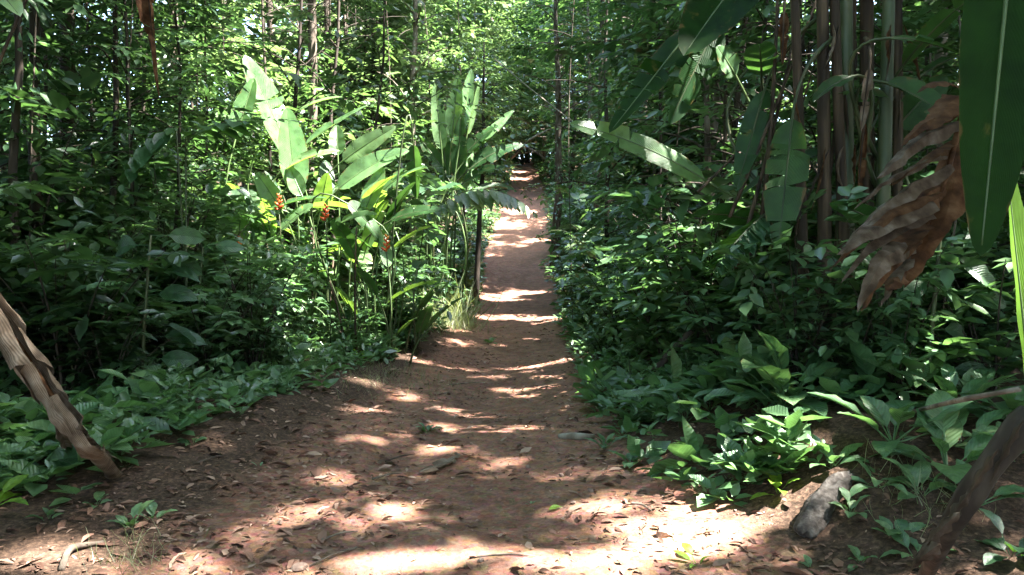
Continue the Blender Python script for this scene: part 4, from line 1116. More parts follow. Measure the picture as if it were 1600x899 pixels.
# the farther fan-shaped clump
FB = gp(700, 19.2)
cf = thing('heliconia_clump', 'farther fan of upright paddle leaves beside the path past the sunlit clump', 'heliconia', FB - UP * .02)
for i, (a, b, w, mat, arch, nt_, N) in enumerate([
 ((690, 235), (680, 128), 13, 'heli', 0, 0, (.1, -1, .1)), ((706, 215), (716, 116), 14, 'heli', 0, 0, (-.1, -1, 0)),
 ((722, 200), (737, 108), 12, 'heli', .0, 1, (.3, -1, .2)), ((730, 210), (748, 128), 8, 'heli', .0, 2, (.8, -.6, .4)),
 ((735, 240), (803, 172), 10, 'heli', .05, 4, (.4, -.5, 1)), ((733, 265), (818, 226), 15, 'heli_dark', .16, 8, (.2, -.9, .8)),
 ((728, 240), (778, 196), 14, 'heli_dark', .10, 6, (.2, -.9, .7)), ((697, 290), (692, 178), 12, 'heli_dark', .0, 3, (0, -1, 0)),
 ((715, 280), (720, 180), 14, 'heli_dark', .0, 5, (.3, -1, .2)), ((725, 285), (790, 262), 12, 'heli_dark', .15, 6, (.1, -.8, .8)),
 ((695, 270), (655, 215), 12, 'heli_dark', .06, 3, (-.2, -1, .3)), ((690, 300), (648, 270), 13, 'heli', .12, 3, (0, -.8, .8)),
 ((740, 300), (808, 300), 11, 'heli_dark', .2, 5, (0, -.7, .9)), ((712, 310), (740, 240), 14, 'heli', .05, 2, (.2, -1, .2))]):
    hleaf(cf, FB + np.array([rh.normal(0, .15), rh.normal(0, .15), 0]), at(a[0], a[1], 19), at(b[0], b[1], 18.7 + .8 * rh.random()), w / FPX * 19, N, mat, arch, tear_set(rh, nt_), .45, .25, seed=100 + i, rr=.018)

# the giant heliconia with brown stems on the right
GB = gp(1325, 6.5)
cg = thing('giant_heliconia', 'giant heliconia with brown sheathed stems and big hanging leaves at upper right', 'heliconia', GB - UP * .03)
GO = np.array(cg.location)
for i, (pb, pt, rr_, mat) in enumerate([(1262, 1236, .045, 'sheath'), (1290, 1282, .06, 'sheath'), (1325, 1320, .075, 'stem'), (1350, 1352, .07, 'sheath'), (1372, 1392, .06, 'stem'), (1335, 1300, .05, 'sheath'), (1400, 1400, .045, 'sheath'), (1310, 1336, .06, 'sheath')]):
    d = 6.3 + .12 * (i % 4)
    b = gp(pb, d, -.03); e = at(pt, -150, d)
    mb = MB(); mb.add(*tube(bez(b, (b + e) / 2 + rh.normal(0, .05, 3), e, 9), np.linspace(rr_, rr_ * .7, 9), 10))
    so = obj('stem', mb.mesh('stem', mat, True, GO), cg)
    for q in range(3):
        c0 = bez(b, (b + e) / 2, e, 9)[int(rh.integers(2, 7))] + np.array([rh.normal(0, .03), -rr_ * 1.05, 0]); c1 = c0 + np.array([rh.normal(0, .10), -.06 + rh.normal(0, .04), -rh.uniform(.25, .6)])
        ms = blade(bez(c0, (c0 + c1) / 2 + np.array([rh.normal(0, .04), -.05, 0]), c1, 10), nrm(np.array([rh.normal(0, .3), -1, .2])), rh.uniform(.03, .06), prof_ellip, -.5, (), 3, -1.4, 0, wav=.4, r=rg(i * 5 + q))
        obj('dry_sheath', ms.mesh('dry_sheath', ['dead', 'sheath', 'dead_pale'][q], True, GO), so)
# bare slanting stalks among the stems
for i, (a, b, r_) in enumerate([((1140, 340), (1290, -40), .012), ((1150, 420), (1245, 40), .014), ((1172, 400), (1275, 90), .010), ((1090, 300), (1170, 220), .010), ((1290, 330), (1320, -40), .012), ((1190, 350), (1215, -30), .016)]):
    mb = MB(); p, q = at(a[0], a[1], 6.4), at(b[0], b[1], 6.7)
    mb.add(*tube(bez(p, (p + q) / 2 + np.array([.05, 0, .04]), q, 8), np.linspace(r_ * 1.3, r_ * .7, 8), 6))
    obj('stalk', mb.mesh('stalk', 'sheath', True, GO), cg)
top = lambda px, d: at(px, -170, d)
def gleaf(a, b, w, mat, arch, nt_, N, d, d1, seed, base, **kw):
    return hleaf(cg, base, at(a[0], a[1], d), at(b[0], b[1], d1), w / FPX * d, N, mat, arch, tear_set(rg(seed), nt_), kw.pop('var', .35), kw.pop('fold', .2), seed=seed, **kw)
gleaf((1180, -60), (1068, 88), 52, 'heli_shade', .05, 1, (-.5, -1, -.35), 6.6, 6.2, 201, at(1300, -120, 6.5))
gleaf((1085, 40), (952, 208), 30, 'heli_shade', .0, 7, (-.6, -1, .25), 6.8, 6.5, 202, at(1250, -120, 6.6), var=.5)
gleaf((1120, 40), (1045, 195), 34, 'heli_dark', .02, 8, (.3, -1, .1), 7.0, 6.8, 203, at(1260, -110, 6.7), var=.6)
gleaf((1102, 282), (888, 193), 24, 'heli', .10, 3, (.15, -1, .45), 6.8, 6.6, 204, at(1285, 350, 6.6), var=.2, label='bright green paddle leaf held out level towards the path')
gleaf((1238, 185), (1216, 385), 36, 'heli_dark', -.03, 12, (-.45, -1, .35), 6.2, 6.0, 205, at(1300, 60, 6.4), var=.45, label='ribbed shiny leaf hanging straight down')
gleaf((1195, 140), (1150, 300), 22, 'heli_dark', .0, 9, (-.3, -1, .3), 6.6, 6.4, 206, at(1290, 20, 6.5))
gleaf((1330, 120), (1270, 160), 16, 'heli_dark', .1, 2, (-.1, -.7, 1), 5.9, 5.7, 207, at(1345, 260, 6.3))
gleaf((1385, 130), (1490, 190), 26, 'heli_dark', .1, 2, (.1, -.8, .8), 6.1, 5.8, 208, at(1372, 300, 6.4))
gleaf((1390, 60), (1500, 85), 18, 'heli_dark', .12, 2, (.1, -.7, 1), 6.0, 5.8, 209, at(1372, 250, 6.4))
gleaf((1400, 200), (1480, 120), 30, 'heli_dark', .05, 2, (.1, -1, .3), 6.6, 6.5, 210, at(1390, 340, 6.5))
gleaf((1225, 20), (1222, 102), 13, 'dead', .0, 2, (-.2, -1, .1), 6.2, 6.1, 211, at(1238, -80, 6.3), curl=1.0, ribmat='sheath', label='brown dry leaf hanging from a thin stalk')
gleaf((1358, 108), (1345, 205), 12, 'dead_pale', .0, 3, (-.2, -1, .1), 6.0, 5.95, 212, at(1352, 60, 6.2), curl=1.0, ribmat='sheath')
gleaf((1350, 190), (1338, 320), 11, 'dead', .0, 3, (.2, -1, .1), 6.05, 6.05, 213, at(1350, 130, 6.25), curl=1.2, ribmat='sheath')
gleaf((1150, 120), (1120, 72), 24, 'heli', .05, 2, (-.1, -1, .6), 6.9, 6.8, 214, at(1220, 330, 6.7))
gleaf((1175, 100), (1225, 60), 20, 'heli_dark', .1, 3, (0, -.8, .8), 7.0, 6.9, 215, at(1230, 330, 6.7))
for i in range(7):
    b = GB + np.array([rh.normal(0, .5), rh.uniform(-.2, .8), 0])
    auto_leaf(cg, b, rh.uniform(0, 2 * PI), rh.uniform(.9, 2.6), rh.uniform(.1, .4), rh.uniform(.6, 1.0), rh.uniform(.09, .14), rh.uniform(-.6, .8), rh.uniform(.05, .2), 'heli_dark', 250 + i, tear_set(rh, int(rh.integers(0, 4))))

# the close plant at the right edge: big dark leaf, lime leaf, brown folded dead leaf
NB = gp(800 + FPX * 2.05 / 2.35, 2.35)
cn = thing('heliconia', 'close heliconia with one giant dark green leaf hanging at the right edge', 'heliconia', NB - UP * .03)
hleaf(cn, NB, at(1590, -190, 2.0), at(1532, 402, 1.9), 66 / FPX * 2.0, (-.15, -1, -.1), 'heli_shade', .0, (), 0, .12, seed=301, n=34, nv=4, wav=.03, rr=.008, label='giant dark green leaf seen from below')
hleaf(cn, NB, at(1612, 640, 2.15), at(1571, 242, 2.1), 36 / FPX * 2.1, (.5, -1, .2), 'heli_lime', .0, (), 0, .35, seed=302, n=26, nv=4, rr=.007, label='bright lime green leaf lit from behind')
def strips(root, A, specs, mat, ribr, seed, ribmat='dead'):
    """a dead leaf: a bare midrib along A with torn curled strips hanging off it"""
    g = rg(seed); ro = np.array(root.location)
    mr = MB(); mr.add(*tube(A, np.linspace(ribr, ribr * .4, len(A)), 7))
    rib = obj('dead_leaf', mr.mesh('dead_leaf', ribmat, True, ro), root)
    rib['label'] = 'brown folded dead leaf hanging in torn strips'
    for a, b, c, w, N, fo, cu, mt in specs:
        C = bez(a, b, c, 14)
        C = C + np.cumsum(g.normal(0, .0035, C.shape), 0)
        fray = g.uniform(.8, 1.12, 14)
        mb = blade(C, nrm(np.asarray(N, float) + g.normal(0, .2, 3)), w * g.uniform(.62, .98), lambda t: ((1 - t ** 1.7) ** .8 * (.6 + .4 * sstep(t / .25)) + .01) * fray, fo * .55 + g.normal(0, .18), (), 5, cu * .5 + g.normal(0, .25), 0, wav=.16, r=g, slant=.1 + g.normal(0, .12))
        for V in mb.V:
            V += .004 * np.stack([vnoise(V[:, 0] * 17, V[:, 2] * 17, 1), vnoise(V[:, 0] * 21, V[:, 2] * 21, 2), vnoise(V[:, 0] * 19, V[:, 2] * 19, 3)], -1)
        obj('strip', mb.mesh('strip', mt, True, ro), rib)
A_ = np.array([at(1530, 90, 3.0), at(1500, 190, 2.98), at(1478, 280, 2.95), at(1440, 370, 2.9), at(1398, 452, 2.85)])
A_ = np.stack([np.interp(np.linspace(0, 1, 16), np.linspace(0, 1, 5), A_[:, q]) for q in range(3)], -1)
def S_(a, b, c, w, d=2.9, N=(-.5, -.8, .6), fo=-.5, cu=-.5, mt='dead', dd=(.05, -.05, -.15)):
    return (at(a[0], a[1], d + dd[0]), at(b[0], b[1], d + dd[1]), at(c[0], c[1], d + dd[2]), w / FPX * d, N, fo, cu, mt)
strips(cn, A_, [S_((1512, 150), (1480, 150), (1455, 200), 36, 3.0), S_((1500, 190), (1420, 210), (1368, 276), 30, 2.9, mt='dead_grey'), S_((1490, 225), (1440, 235), (1385, 290), 26, 2.95),
                S_((1486, 258), (1390, 290), (1295, 412), 30, 2.85, mt='dead_grey'), S_((1478, 290), (1420, 310), (1330, 385), 34, 2.9), S_((1462, 320), (1400, 330), (1310, 400), 28, 2.8, mt='dead_grey'),
                S_((1450, 350), (1400, 380), (1345, 420), 34, 2.85), S_((1432, 385), (1370, 380), (1328, 492), 26, 2.75, mt='dead_grey'), S_((1415, 420), (1395, 430), (1385, 455), 24, 2.8),
                S_((1500, 170), (1450, 170), (1405, 232), 17, 2.93), S_((1484, 245), (1400, 262), (1340, 340), 16, 2.88, mt='dead_grey'), S_((1470, 300), (1390, 320), (1285, 425), 15, 2.8), S_((1456, 335), (1385, 350), (1322, 440), 17, 2.82, mt='dead_grey'), S_((1440, 372), (1385, 395), (1350, 485), 16, 2.78), S_((1425, 400), (1400, 420), (1368, 478), 13, 2.8, mt='dead_grey'), S_((1508, 140), (1470, 120), (1440, 150), 16, 2.98),
                S_((1495, 215), (1500, 290), (1440, 380), 40, 3.0, N=(-.2, -1, .1), fo=-.1, cu=-.2), S_((1470, 300), (1450, 370), (1400, 450), 36, 2.93, N=(-.2, -1, .1), fo=-.1, cu=-.2)], 'dead', .014, 5)
mb = MB(); b0, e0 = NB.copy(), at(1700, -250, 2.1)
mb.add(*tube(bez(b0, (b0 + e0) / 2, e0, 8), np.linspace(.05, .035, 8), 9)); obj('stem', mb.mesh('stem', 'stem', True, np.array(cn.location)), cn)

# plant outside the left edge whose dead leaf hangs into the picture
LB = np.array([-4.1, 5.0, float(gz(-4.1, 5.0, False))])
cx_ = thing('heliconia', 'tall heliconia rooted beyond the left edge with a dry brown leaf dangling overhead', 'heliconia', LB - UP * .03)
hleaf(cx_, LB, at(226, -60, 5.0), at(249, 156, 4.9), 27 / FPX * 5, (.3, -1, .1), 'dead', .0, [.3, .5, .56], .4, .5, curl=1.4, seed=311, n=26, wav=.1, ribmat='sheath', rr=.007, label='dry brown leaf dangling from the top of the picture')
hleaf(cx_, LB, at(-60, -60, 4.6), at(32, 26, 4.4), 34 / FPX * 4.5, (.2, -.8, .8), 'heli', .1, [.4, .7], .2, .2, seed=312, label='pale leaf tip in the top left corner')
mb = MB(); e0 = at(150, -190, 5.0)
mb.add(*tube(bez(LB, LB + UP * 2.6, e0, 12), np.linspace(.05, .022, 12), 8)); obj('stem', mb.mesh('stem', 'stem', True, np.array(cx_.location)), cx_)

# dead leaf lying down the left bank
tp_ = hit(178, 742); st_ = at(-45, 440, 4.3)
dd_ = thing('dead_leaf', 'long brown rolled dead leaf slanting down to the ground at the left edge', 'dead leaf', (st_[0], st_[1], float(gz(st_[0], st_[1], False))))
ro_ = np.array(dd_.location)
AX = np.array([st_, at(30, 545, 4.25), at(95, 640, 4.2), at(135, 695, 4.2), [tp_[0], tp_[1], tp_[2] + .03]])
AX = np.stack([np.interp(np.linspace(0, 1, 41), [0, .33, .66, .82, 1], AX[:, q]) for q in range(3)], -1)
gd = rg(55)
mb = MB(); mb.add(*tube(AX, np.linspace(.028, .006, 41), 7)); obj('midrib', mb.mesh('midrib', 'dead', True, ro_), dd_)
TX = nrm(np.gradient(AX, axis=0)); EX = nrm(np.cross(TX, UP[None])); EZ = np.cross(EX, TX)
for i, (a, b) in enumerate([(0, 14), (9, 22), (17, 28), (24, 34), (30, 40)]):
    m = b - a + 1
    f = np.linspace(0, 1, m)[:, None]; th0 = gd.uniform(1.6, 2.6); th = np.linspace(0, gd.uniform(4.4, 5.4), 12)[None] + th0 - .8 * f
    rb = .084 - .046 * (a / 40)
    rad = rb * (.82 + .30 * f) * (1 + .10 * np.sin(th * 2 + i) * f + .03 * np.sin(th * 9 + i) * f)
    P = AX[a:b + 1][:, None] + rad[..., None] * (np.cos(th)[..., None] * EX[a:b + 1][:, None] + np.sin(th)[..., None] * EZ[a:b + 1][:, None])
    P = P + TX[a:b + 1][:, None] * (.11 * (th - th0 - 2.2) / 2.2 * f)[..., None]
    ii, jj = np.meshgrid(np.arange(m - 1), np.arange(11), indexing='ij')
    q = np.stack([ii * 12 + jj, ii * 12 + jj + 1, (ii + 1) * 12 + jj + 1, (ii + 1) * 12 + jj], -1).reshape(-1, 4)
    P = P + .012 * np.stack([vnoise(P[..., 0] * 14, P[..., 2] * 14, 11), vnoise(P[..., 0] * 17, P[..., 2] * 17, 12), vnoise(P[..., 0] * 15, P[..., 2] * 15, 13)], -1) * (.3 + f[..., None])
    mb = MB(); mb.add(P.reshape(-1, 3), q, np.stack([np.broadcast_to(f, th.shape), th * .4], -1).reshape(-1, 2))
    obj('strip', mb.mesh('strip', 'dead_pale', True, ro_), dd_)
for i, (a, b, w) in enumerate([((95, 650), (150, 715), 17), ((118, 668), (186, 742), 15), ((85, 665), (110, 722), 15), ((130, 690), (168, 735), 12)]):
    p, q = at(a[0], a[1], 4.15), hit(b[0], b[1]) + UP * .03
    mb = blade(bez(p, (p + q) / 2 + UP * .05, q, 14), nrm(np.array([.2, -.8, .6])), w / FPX * 4.2, prof_ellip, -.4, (), 3, -.8, 0, wav=.35, r=rg(i + 60))
    obj('strip', mb.mesh('strip', 'dead_pale', True, ro_), dd_)

# ------------------------------------------------------------------ stalks, stump, branches, lianas
def stick(name, label, cat, pts, rad, mat, group=None, sides=7):
    pts = np.asarray(pts, float)
    n = max(8, len(pts) * 3)
    t = np.linspace(0, 1, n)
    C = np.stack([np.interp(t, np.linspace(0, 1, len(pts)), pts[:, q]) for q in range(3)], -1)
    if len(pts) > 2:
        K = np.pad(C, ((1, 1), (0, 0)), mode='edge'); C = (K[:-2] + K[1:-1] * 2 + K[2:]) / 4
    rr_ = np.interp(t, np.linspace(0, 1, len(rad)), rad) * (1 + .16 * vnoise(t * 9, t * 0 + len(label), 3))
    mb = MB(); mb.add(*tube(C, rr_, sides))
    o = obj(name, mb.mesh(name, mat, True, pts[0]), None, pts[0])
    return tag(o, label, cat, group)

stick('dead_stalk', 'thick dark brown dead stalk slanting across the lower right corner', 'stalk', [at(1620, 640, 2.3), at(1545, 730, 2.35), at(1480, 830, 2.45), hit(1440, 915)], [.045, .04, .034, .026], 'bark_dark')
ds_ = bpy.data.objects['dead_stalk']; do_ = np.array(ds_.location)
for i, (a, b_) in enumerate([((1600, 655), (1545, 760)), ((1560, 700), (1500, 800)), ((1515, 770), (1462, 850)), ((1500, 800), (1432, 872)), ((1470, 850), (1420, 893))]):
    p, q = at(a[0], a[1], 2.22), at(b_[0], b_[1], 2.32)
    ms = blade(bez(p, (p + q) / 2 + np.array([-.015, -.02, .02]), q, 12), nrm(np.array([-.4, -.8, .4])), .024 + .006 * i, prof_ellip, -.6, (), 3, -.9, 0, wav=.4, r=rg(i + 90))
    o = obj('dry_sheath', ms.mesh('dry_sheath', 'sheath' if i < 3 else 'dead_grey', True, do_), ds_)
stick('leaning_stalk', 'dark dead stalk leaning in the herbs of the right verge', 'stalk', [hit(985, 625), at(1040, 560, 8.0), at(1130, 470, 8.0)], [.035, .045, .03], 'bark_dark')
stick('thin_stem', 'thin bare brown stem bending up through the right shrubs', 'stem', [hit(1068, 540), at(1072, 440, 8.4), at(1095, 330, 8.3), at(1165, 225, 8.2)], [.03, .022, .016, .008], 'bark')
stick('liana', 'thin pale liana arching down to the tip of the level green leaf', 'liana', [at(770, 90, 12), at(830, 140, 10), at(868, 170, 8.5), at(895, 190, 6.8)], [.006, .008, .009, .007], 'bark_pale', None, 5)
rli = rg(321)
for i in range(12):
    px = [60, 130, 210, 300, 345, 600, 900, 1010, 1090, 1210, 1450, 1490][i]; d = [9, 11, 10, 13, 15, 18, 16, 13, 11, 9, 7.5, 6.5][i]
    a = at(px, -60, d); b_ = gp(px + rli.normal(0, 30), d)
    m1 = a * .6 + b_ * .4 + np.array([rli.normal(0, .35), rli.normal(0, .2), 0])
    stick('liana', 'thin brown liana hanging ' + ['by the thicker dark trunk', 'between the dark trunks', 'in the left shade', 'over the bluish lobed leaf', 'left of the sunlit heliconia', 'before the mottled pale trunk', 'over the right verge', 'past the level bright leaf', 'by the torn dark leaf', 'across the brown stems', 'behind the dead leaf', 'beside the giant near leaf'][i], 'liana', [a, m1, b_ + UP * .3, b_], [.009, .008, .010, .012], 'bark', 'lianas hanging in the wood', 5)
stick('fallen_branch', 'bare pale branch lying across bank at the top of the path', 'branch', [hit(790, 262) + UP * .3, at(830, 215, 56), at(875, 195, 56)], [.12, .08, .03], 'bark_pale')
stick('fallen_branch', 'lower bare pale branch lying at the top of the path', 'branch', [at(792, 225, 55), at(830, 232, 55), hit(862, 262) + UP * .3], [.05, .08, .06], 'bark_pale')
stick('dry_stick', 'thin dry stick crossing the ground at the right edge', 'stick', [hit(1410, 655) + UP * .03, at(1500, 625, 3.75), at(1600, 607, 3.5)], [.012, .014, .012], 'bark_pale')
stick('exposed_root', 'gnarled brown root lying on the right edge of the path', 'root', [hit(872, 684) + UP * .01, hit(900, 690) + UP * .035, hit(930, 686) + UP * .02], [.022, .035, .02], 'bark_pale')
stick('exposed_root', 'curved grey root in the litter at lower left', 'root', [hit(95, 897) + UP * .01, hit(108, 868) + UP * .04, hit(165, 852) + UP * .01], [.016, .018, .010], 'bark')
for i, (a, b, lab) in enumerate([((560, 860), (470, 895), 'long thin twig on the near path left of centre'), ((500, 850), (560, 835), 'thin twig pointing up the path beside the red bare patch'), ((600, 725), (650, 712), 'pale twig lying across the shaded path'),
                                 ((580, 752), (630, 742), 'pale stick just below the other on the shaded path'), ((730, 878), (840, 874), 'thin twig across the sunlit near path'), ((985, 790), (1020, 803), 'short twig at the right of the near path'),
                                 ((300, 730), (355, 715), 'grey twig on the left litter bank'), ((700, 603), (760, 600), 'straight pale twig across the middle of the path'), ((1080, 595), (1130, 600), 'twig in the right verge herbs'), ((380, 690), (290, 600), 'long thin twig standing in the left litter')]):
    p, q = hit(*a), hit(*b)
    stick('twig', lab, 'twig', [p + UP * .012, (p + q) / 2 + UP * .025 + np.array([.01, .02, 0]), q + UP * .012], [.007, .006, .003], 'bark_pale' if i % 2 else 'bark', 'twigs on the ground', 5)

def rock(name, label, cat, p, dims, mat, seed, group=None, rot=0.0, tilt=0.0, sink=.25, sub=2, rough=.16):
    g = rg(seed)
    bm = bmesh.new()
    bmesh.ops.create_icosphere(bm, subdivisions=sub, radius=1)
    ph = g.uniform(0, 6, 6)
    for v in bm.verts:
        c = v.co
        k = 1 + rough * math.sin(c.x * 2.6 + ph[0]) * math.sin(c.y * 3.1 + ph[1]) + rough * .9 * math.sin(c.z * 4.0 + ph[2] + c.x * 2) + g.normal(0, rough * .22)
        v.co = Vector((c.x * dims[0] * k, c.y * dims[1] * k, c.z * dims[2] * k))
    me = bpy.data.meshes.new(name); bm.to_mesh(me); bm.free()
    me.materials.append(M[mat])
    o = obj(name, me, None, (p[0], p[1], p[2] + dims[2] * (1 - 2 * sink)))
    o.rotation_euler = (tilt, 0, rot)
    return tag(o, label, cat, group)

# grey weathered log end
g0 = hit(1258, 836); g1 = hit(1305, 775)
C = np.array([g0 + UP * .015, g0 * .9 + g1 * .1 + UP * .030, g0 * .6 + g1 * .4 + UP * .045, g1 + UP * .035, g1 * 1.5 - g0 * .5 - UP * .02])
C = np.stack([np.interp(np.linspace(0, 1, 22), [0, .1, .35, .7, 1], C[:, q]) for q in range(3)], -1)
C = np.stack([np.interp(np.linspace(0, 1, 44), np.linspace(0, 1, 22), C[:, q]) for q in range(3)], -1)
V, Q = tube(C, np.interp(np.linspace(0, 1, 44), [0, .03, .14, .4, .8, 1], [.046, .056, .060, .062, .058, .04]), 28)
ax_ = nrm(C[10] - C[0]); ci = np.minimum(np.arange(len(V)) // 28, 43); th_ = (np.arange(len(V)) % 28) / 28 * 2 * PI
rv_ = V - C[ci]; u_ = np.cos(th_) * 3; w_ = np.sin(th_) * 3
V = C[ci] + rv_ * (1 + .20 * vnoise(u_ * .9, w_ * .9 + ci * .05, 5) + .16 * vnoise(u_ * 3, w_ * 3 + ci * .12, 6) + .07 * vnoise(u_ * 8 + ci * .6, w_ * 8, 7))[:, None]
V = V - ax_[None] * ((ci < 3) * (.02 + .03 * vnoise(u_ * 1.5, w_ * 1.5, 8)))[:, None]
mb = MB(); mb.add(V, Q)
tag(obj('log', mb.mesh('log', 'grey_wood', True, g0), None, g0), 'grey weathered log end lying on the lower right bank', 'log')

for i, (px, py, s, lab) in enumerate([(1036, 838, .035, 'round dark stone on the sunlit near path'), (873, 722, .020, 'small dark stone on the right of the shaded path'), (877, 744, .016, 'smaller dark stone just below the other dark stone'),
                                      (468, 893, .032, 'brown stone at the bottom edge left of centre'), (438, 818, .015, 'dark pebble on the red bare patch'), (985, 850, .03, 'flat reddish stone at the right of the near path'), (640, 766, .018, 'dark pebble among dry leaves mid path')]):
    rock('stone', lab, 'stone', hit(px, py), (s * 1.25, s, s * .8), 'stone', 40 + i, None, i * 1.3)

rp = rg(222)
for i in range(36):
    y = 3.4 + 9 * rp.random() ** 1.3; l, r_ = edges(y); x = float(l + (r_ - l) * rp.random())
    sz = rp.uniform(.008, .022)
    rock('pebble', 'small dark pebble or clod lying on the near path' if y < 6 else 'small dark clod lying on the middle of the path', 'pebble', (x, y, float(gz(x, y))), (sz * 1.3, sz, sz * .75), 'stone', 300 + i, 'pebbles on the near path' if y < 6 else 'clods on the middle path', rp.uniform(0, 6), 0, .3, 1)

# ------------------------------------------------------------------ grass and litter
def grass(name, label, cat, cpx, cpy, n, spread, h, seed, kind=None, group=None):
    g = rg(seed)
    c = hit(cpx, cpy) if cpy > 0 else gp(cpx, -cpy)
    P = np.stack([c[0] + g.normal(0, spread, n), c[1] + g.normal(0, spread * 1.6, n), np.zeros(n)], -1)
    P[:, 2] = gz(P[:, 0], P[:, 1])
    a = g.uniform(0, 2 * PI, n); e = g.uniform(.5, 1.4, n)
    D = np.stack([np.cos(a) * np.cos(e), np.sin(a) * np.cos(e), np.sin(e)], -1)
    V, Q, R = scatter(BLADE, P, D, g.normal(0, 1, (n, 3)), h * g.uniform(.5, 1.2, n), seed)
    o = obj(name, mkmesh(name, V - c, Q, 'grass', R), None, c)
    return tag(o, label, cat, group, kind)
grass('grass', 'sunlit pale grass on the left bank below the crest', None, 672, -17.3, 2200, .42, .40, 1, 'stuff')
grass('grass_tuft', 'tall dry pale grass tuft on the left edge before the dark short trunk', 'grass tuft', 704, -18.6, 320, .26, 1.05, 2)
grass('grass', 'short sparse grass at the left foot of the bank', None, 610, 590, 700, .45, .14, 3, 'stuff')
grass('grass', 'thin grass among the litter at the lower left corner', None, 200, 880, 120, .12, .12, 4, 'stuff')
grass('grass', 'thin grass on the right bank behind the grey log', None, 1450, 780, 110, .16, .16, 5, 'stuff')

def ground_cover():
    g = rg(5)
    for sp, (n, k, mat, tp, s0, s1, h1, nz, lab) in enumerate([
            (3000, 6, 'herb_leaf', BROAD, .08, .19, .24, -.1, 'low broad-leaved green ground cover along both verges'),
            (3200, 8, 'shrub_leaf', HEX, .06, .13, .40, -.1, 'narrow-leaved sprouting ground cover along both verges'),
            (900, 5, 'herb_leaf', BROAD, .16, .30, .40, .0, 'larger-leaved ground cover along both verges'),
            (1100, 5, 'pale_leaf', HEX, .03, .08, .10, .1, 'tiny pale seedlings dotting the verges')]):
        y = 4.6 * (8.5 ** g.random(n)); sd = g.choice([-1, 1], n)
        l, r_ = edges(y)
        off = g.gamma(1.7, .75, n) - .02
        off = off + np.where(sd < 0, np.interp(y, [4, 6.5, 9.5, 13.5, 18, 22], [.95, .65, .5, .3, .1, 0]) + .35 * g.normal(0, 1, n) ** 2 * .4, 0)
        x = np.where(sd < 0, l - off, r_ + off)
        sel = ~((sd > 0) & (y < 5.2) & (off > .75)) & ~((sd < 0) & (y < 12) & (g.random(n) < .35)) & (vnoise(x * .9 + sp * 7, y * .9, 61 + sp) + .3 * g.normal(0, 1, n) > nz)
        x = x[sel]; y = y[sel]; n = len(x)
        P = np.repeat(np.stack([x, y, gz(x, y)], -1), k, 0)
        a = (np.arange(k)[None] * 2.399 + g.uniform(0, 6, (n, 1))).ravel(); e = g.normal(.40, .32, n * k)
        D = np.stack([np.cos(a) * np.cos(e), np.sin(a) * np.cos(e), np.sin(e)], -1)
        h = np.repeat(h1 * g.random(n) ** 1.4 + .02, k) * g.uniform(.35, 1, n * k)
        P = P + UP * h[:, None] + D * .03
        S = np.repeat(g.uniform(s0, s1, n), k) * g.uniform(.6, 1.2, n * k)
        V, Q, R = scatter(tp, P, D, UP[None] + g.normal(0, .28, (n * k, 3)), S, 5 + sp)
        o = obj('ground_cover', mkmesh('ground_cover', V, Q, mat, R, np.tile(np.column_stack([tp[0][:, 1], tp[0][:, 0] * 3.2]), (n * k, 1))))
        tag(o, lab, None, None, 'stuff')
ground_cover()

def curled_leaf(seed):
    g = rg(seed)
    C = bez(np.array([0, -.5, 0.02]), np.array([g.normal(0, .06), 0, .10 + .12 * g.random()]), np.array([g.normal(0, .08), .5, .02 + .1 * g.random()]), 6)
    mb = blade(C, UP, g.uniform(.19, .28), prof_ellip, g.uniform(-.2, .5), (), 2, g.uniform(-.5, .8), 0, wav=.3, r=g)
    return mb
CURL = [curled_leaf(900 + i) for i in range(7)]
CURLS = [blade(bez(np.array([0, -.5, .02]), np.array([rg(i).normal(0, .06), 0, .15]), np.array([rg(i + 9).normal(0, .08), .5, .06]), 4), UP, .22, lambda t: np.sin(PI * np.clip(t * .94 + .03, 0, 1) ** .85) ** .85, -.1 + .14 * i, (), 1, 0, 0, wav=.3, r=rg(i)) for i in range(7)]
CURLM = [c.mesh('fallen_leaf', 'litter') for c in CURL]

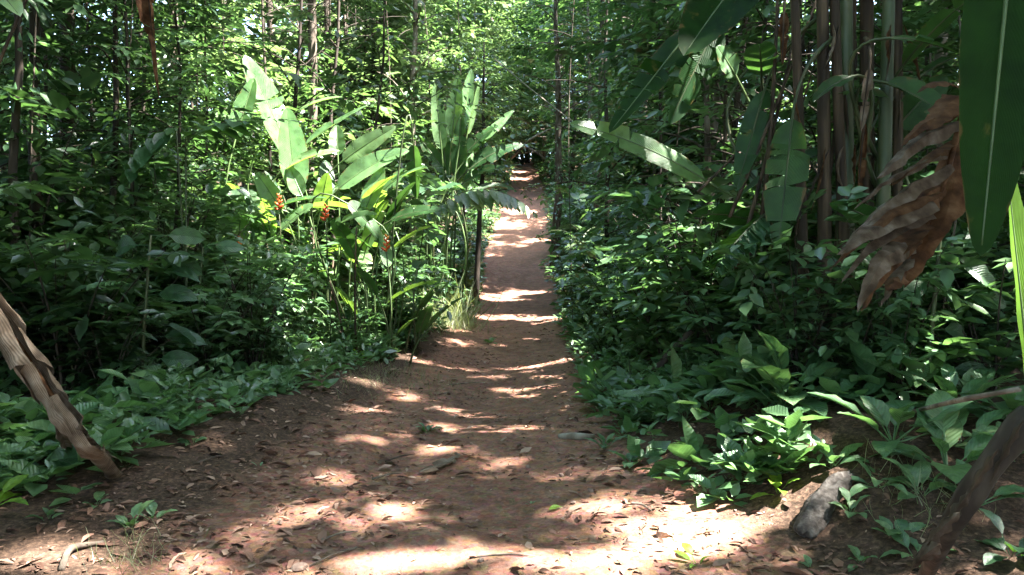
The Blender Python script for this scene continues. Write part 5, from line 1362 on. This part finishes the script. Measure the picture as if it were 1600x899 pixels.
def litter():
    g = rg(8)
    V, Q, R = [], [], []
    n0 = 0
    Ns = [10500, 2900]
    # banks and path edges, then the worn middle
    for part, n in enumerate(Ns):
        y = 2.6 * (9.0 ** g.random(n)) if part == 0 else 2.6 * (8.0 ** g.random(n))
        l, r_ = edges(y)
        if part == 0:
            sd = g.random(n) < .62
            o = g.normal(.35, .7, n)
            x = np.where(sd, l + .3 - o, r_ - .1 + o * .8)
        else:
            x = l + (r_ - l) * g.random(n)
        z = gz(x, y)
        tpi = g.integers(0, 7, n)
        az = g.uniform(0, 6.3, n); S = g.gamma(1.4, .015 + .006 * (part == 0), n) + .009
        cl_ = vnoise(x * 1.7, y * 1.7, 51) + .5 * vnoise(x * 5, y * 5, 52)
        S = S * np.where(cl_ > -.15 - .25 * (part == 0), 1, .35)
        for q in range(7):
            m = tpi == q
            tv = np.concatenate(CURLS[q].V); tq = np.concatenate(CURLS[q].Q)
            D = np.stack([np.cos(az[m]), np.sin(az[m]), g.normal(0, .18, m.sum())], -1)
            P = np.stack([x[m], y[m], z[m] + .004], -1)
            v, qq, rr = scatter((tv, tq), P, D, UP[None] + g.normal(0, .28, (m.sum(), 3)), S[m], 8 + q + part * 20)
            V.append(v); Q.append(qq + n0); R.append(rr); n0 += len(v)
    o = obj('leaf_litter', mkmesh('leaf_litter', np.concatenate(V), np.concatenate(Q), 'litter', np.concatenate(R), smooth=True))
    tag(o, 'dry brown leaf litter scattered over the path and verges', None, None, 'stuff')
litter()

rl = rg(99)
ZONES = [('dry brown leaf fallen on the bare near path', 'fallen leaves on the near path', 250, 1180, 700, 895, 70),
         ('dry brown leaf lying in the litter at lower left', 'fallen leaves at lower left', 20, 440, 690, 895, 45),
         ('dry pinkish leaf lying on the lower right slope', 'fallen leaves on the lower right slope', 1130, 1500, 700, 895, 25)]
for lab, grp, x0, x1, y0, y1, n in ZONES:
    for i in range(n):
        p = hit(rl.uniform(x0, x1), rl.uniform(y0, y1))
        o = obj('fallen_leaf', CURLM[i % 7], None, (p[0], p[1], float(gz(p[0], p[1])) + .004))
        s = rl.uniform(.035, .085)
        o.scale = (s, s, s); o.rotation_euler = (rl.normal(0, .2), rl.normal(0, .2), rl.uniform(0, 6.3))
        tag(o, lab, 'fallen leaf', grp)
# curled dry frond on the path and a yellow leaf
p = hit(690, 735)
f_ = thing('dry_frond', 'curled pale dry frond lying on the shaded path', 'dead leaf', p)
hleaf(f_, p, hit(655, 742) + UP * .02, hit(715, 715) + UP * .03, .05, (0, -.5, 1), 'dead_pale', .05, [.2, .35, .5, .65, .8], .5, .2, seed=331, n=24, ribmat='bark_pale', rr=.006, petiole=False, name='blade', side_arch=(.3, 0, 0))
p = hit(868, 800)
o = obj('fallen_leaf', mkmesh('fallen_leaf', np.concatenate(CURL[1].V), np.concatenate(CURL[1].Q), 'heli_lime', np.full(sum(len(q) for q in CURL[1].Q), .2), smooth=True), None, p + UP * .01)
o.scale = (.09, .09, .09); o.rotation_euler = (0, .2, -1.3)
tag(o, 'yellow green leaf fallen on the near path', 'fallen leaf')
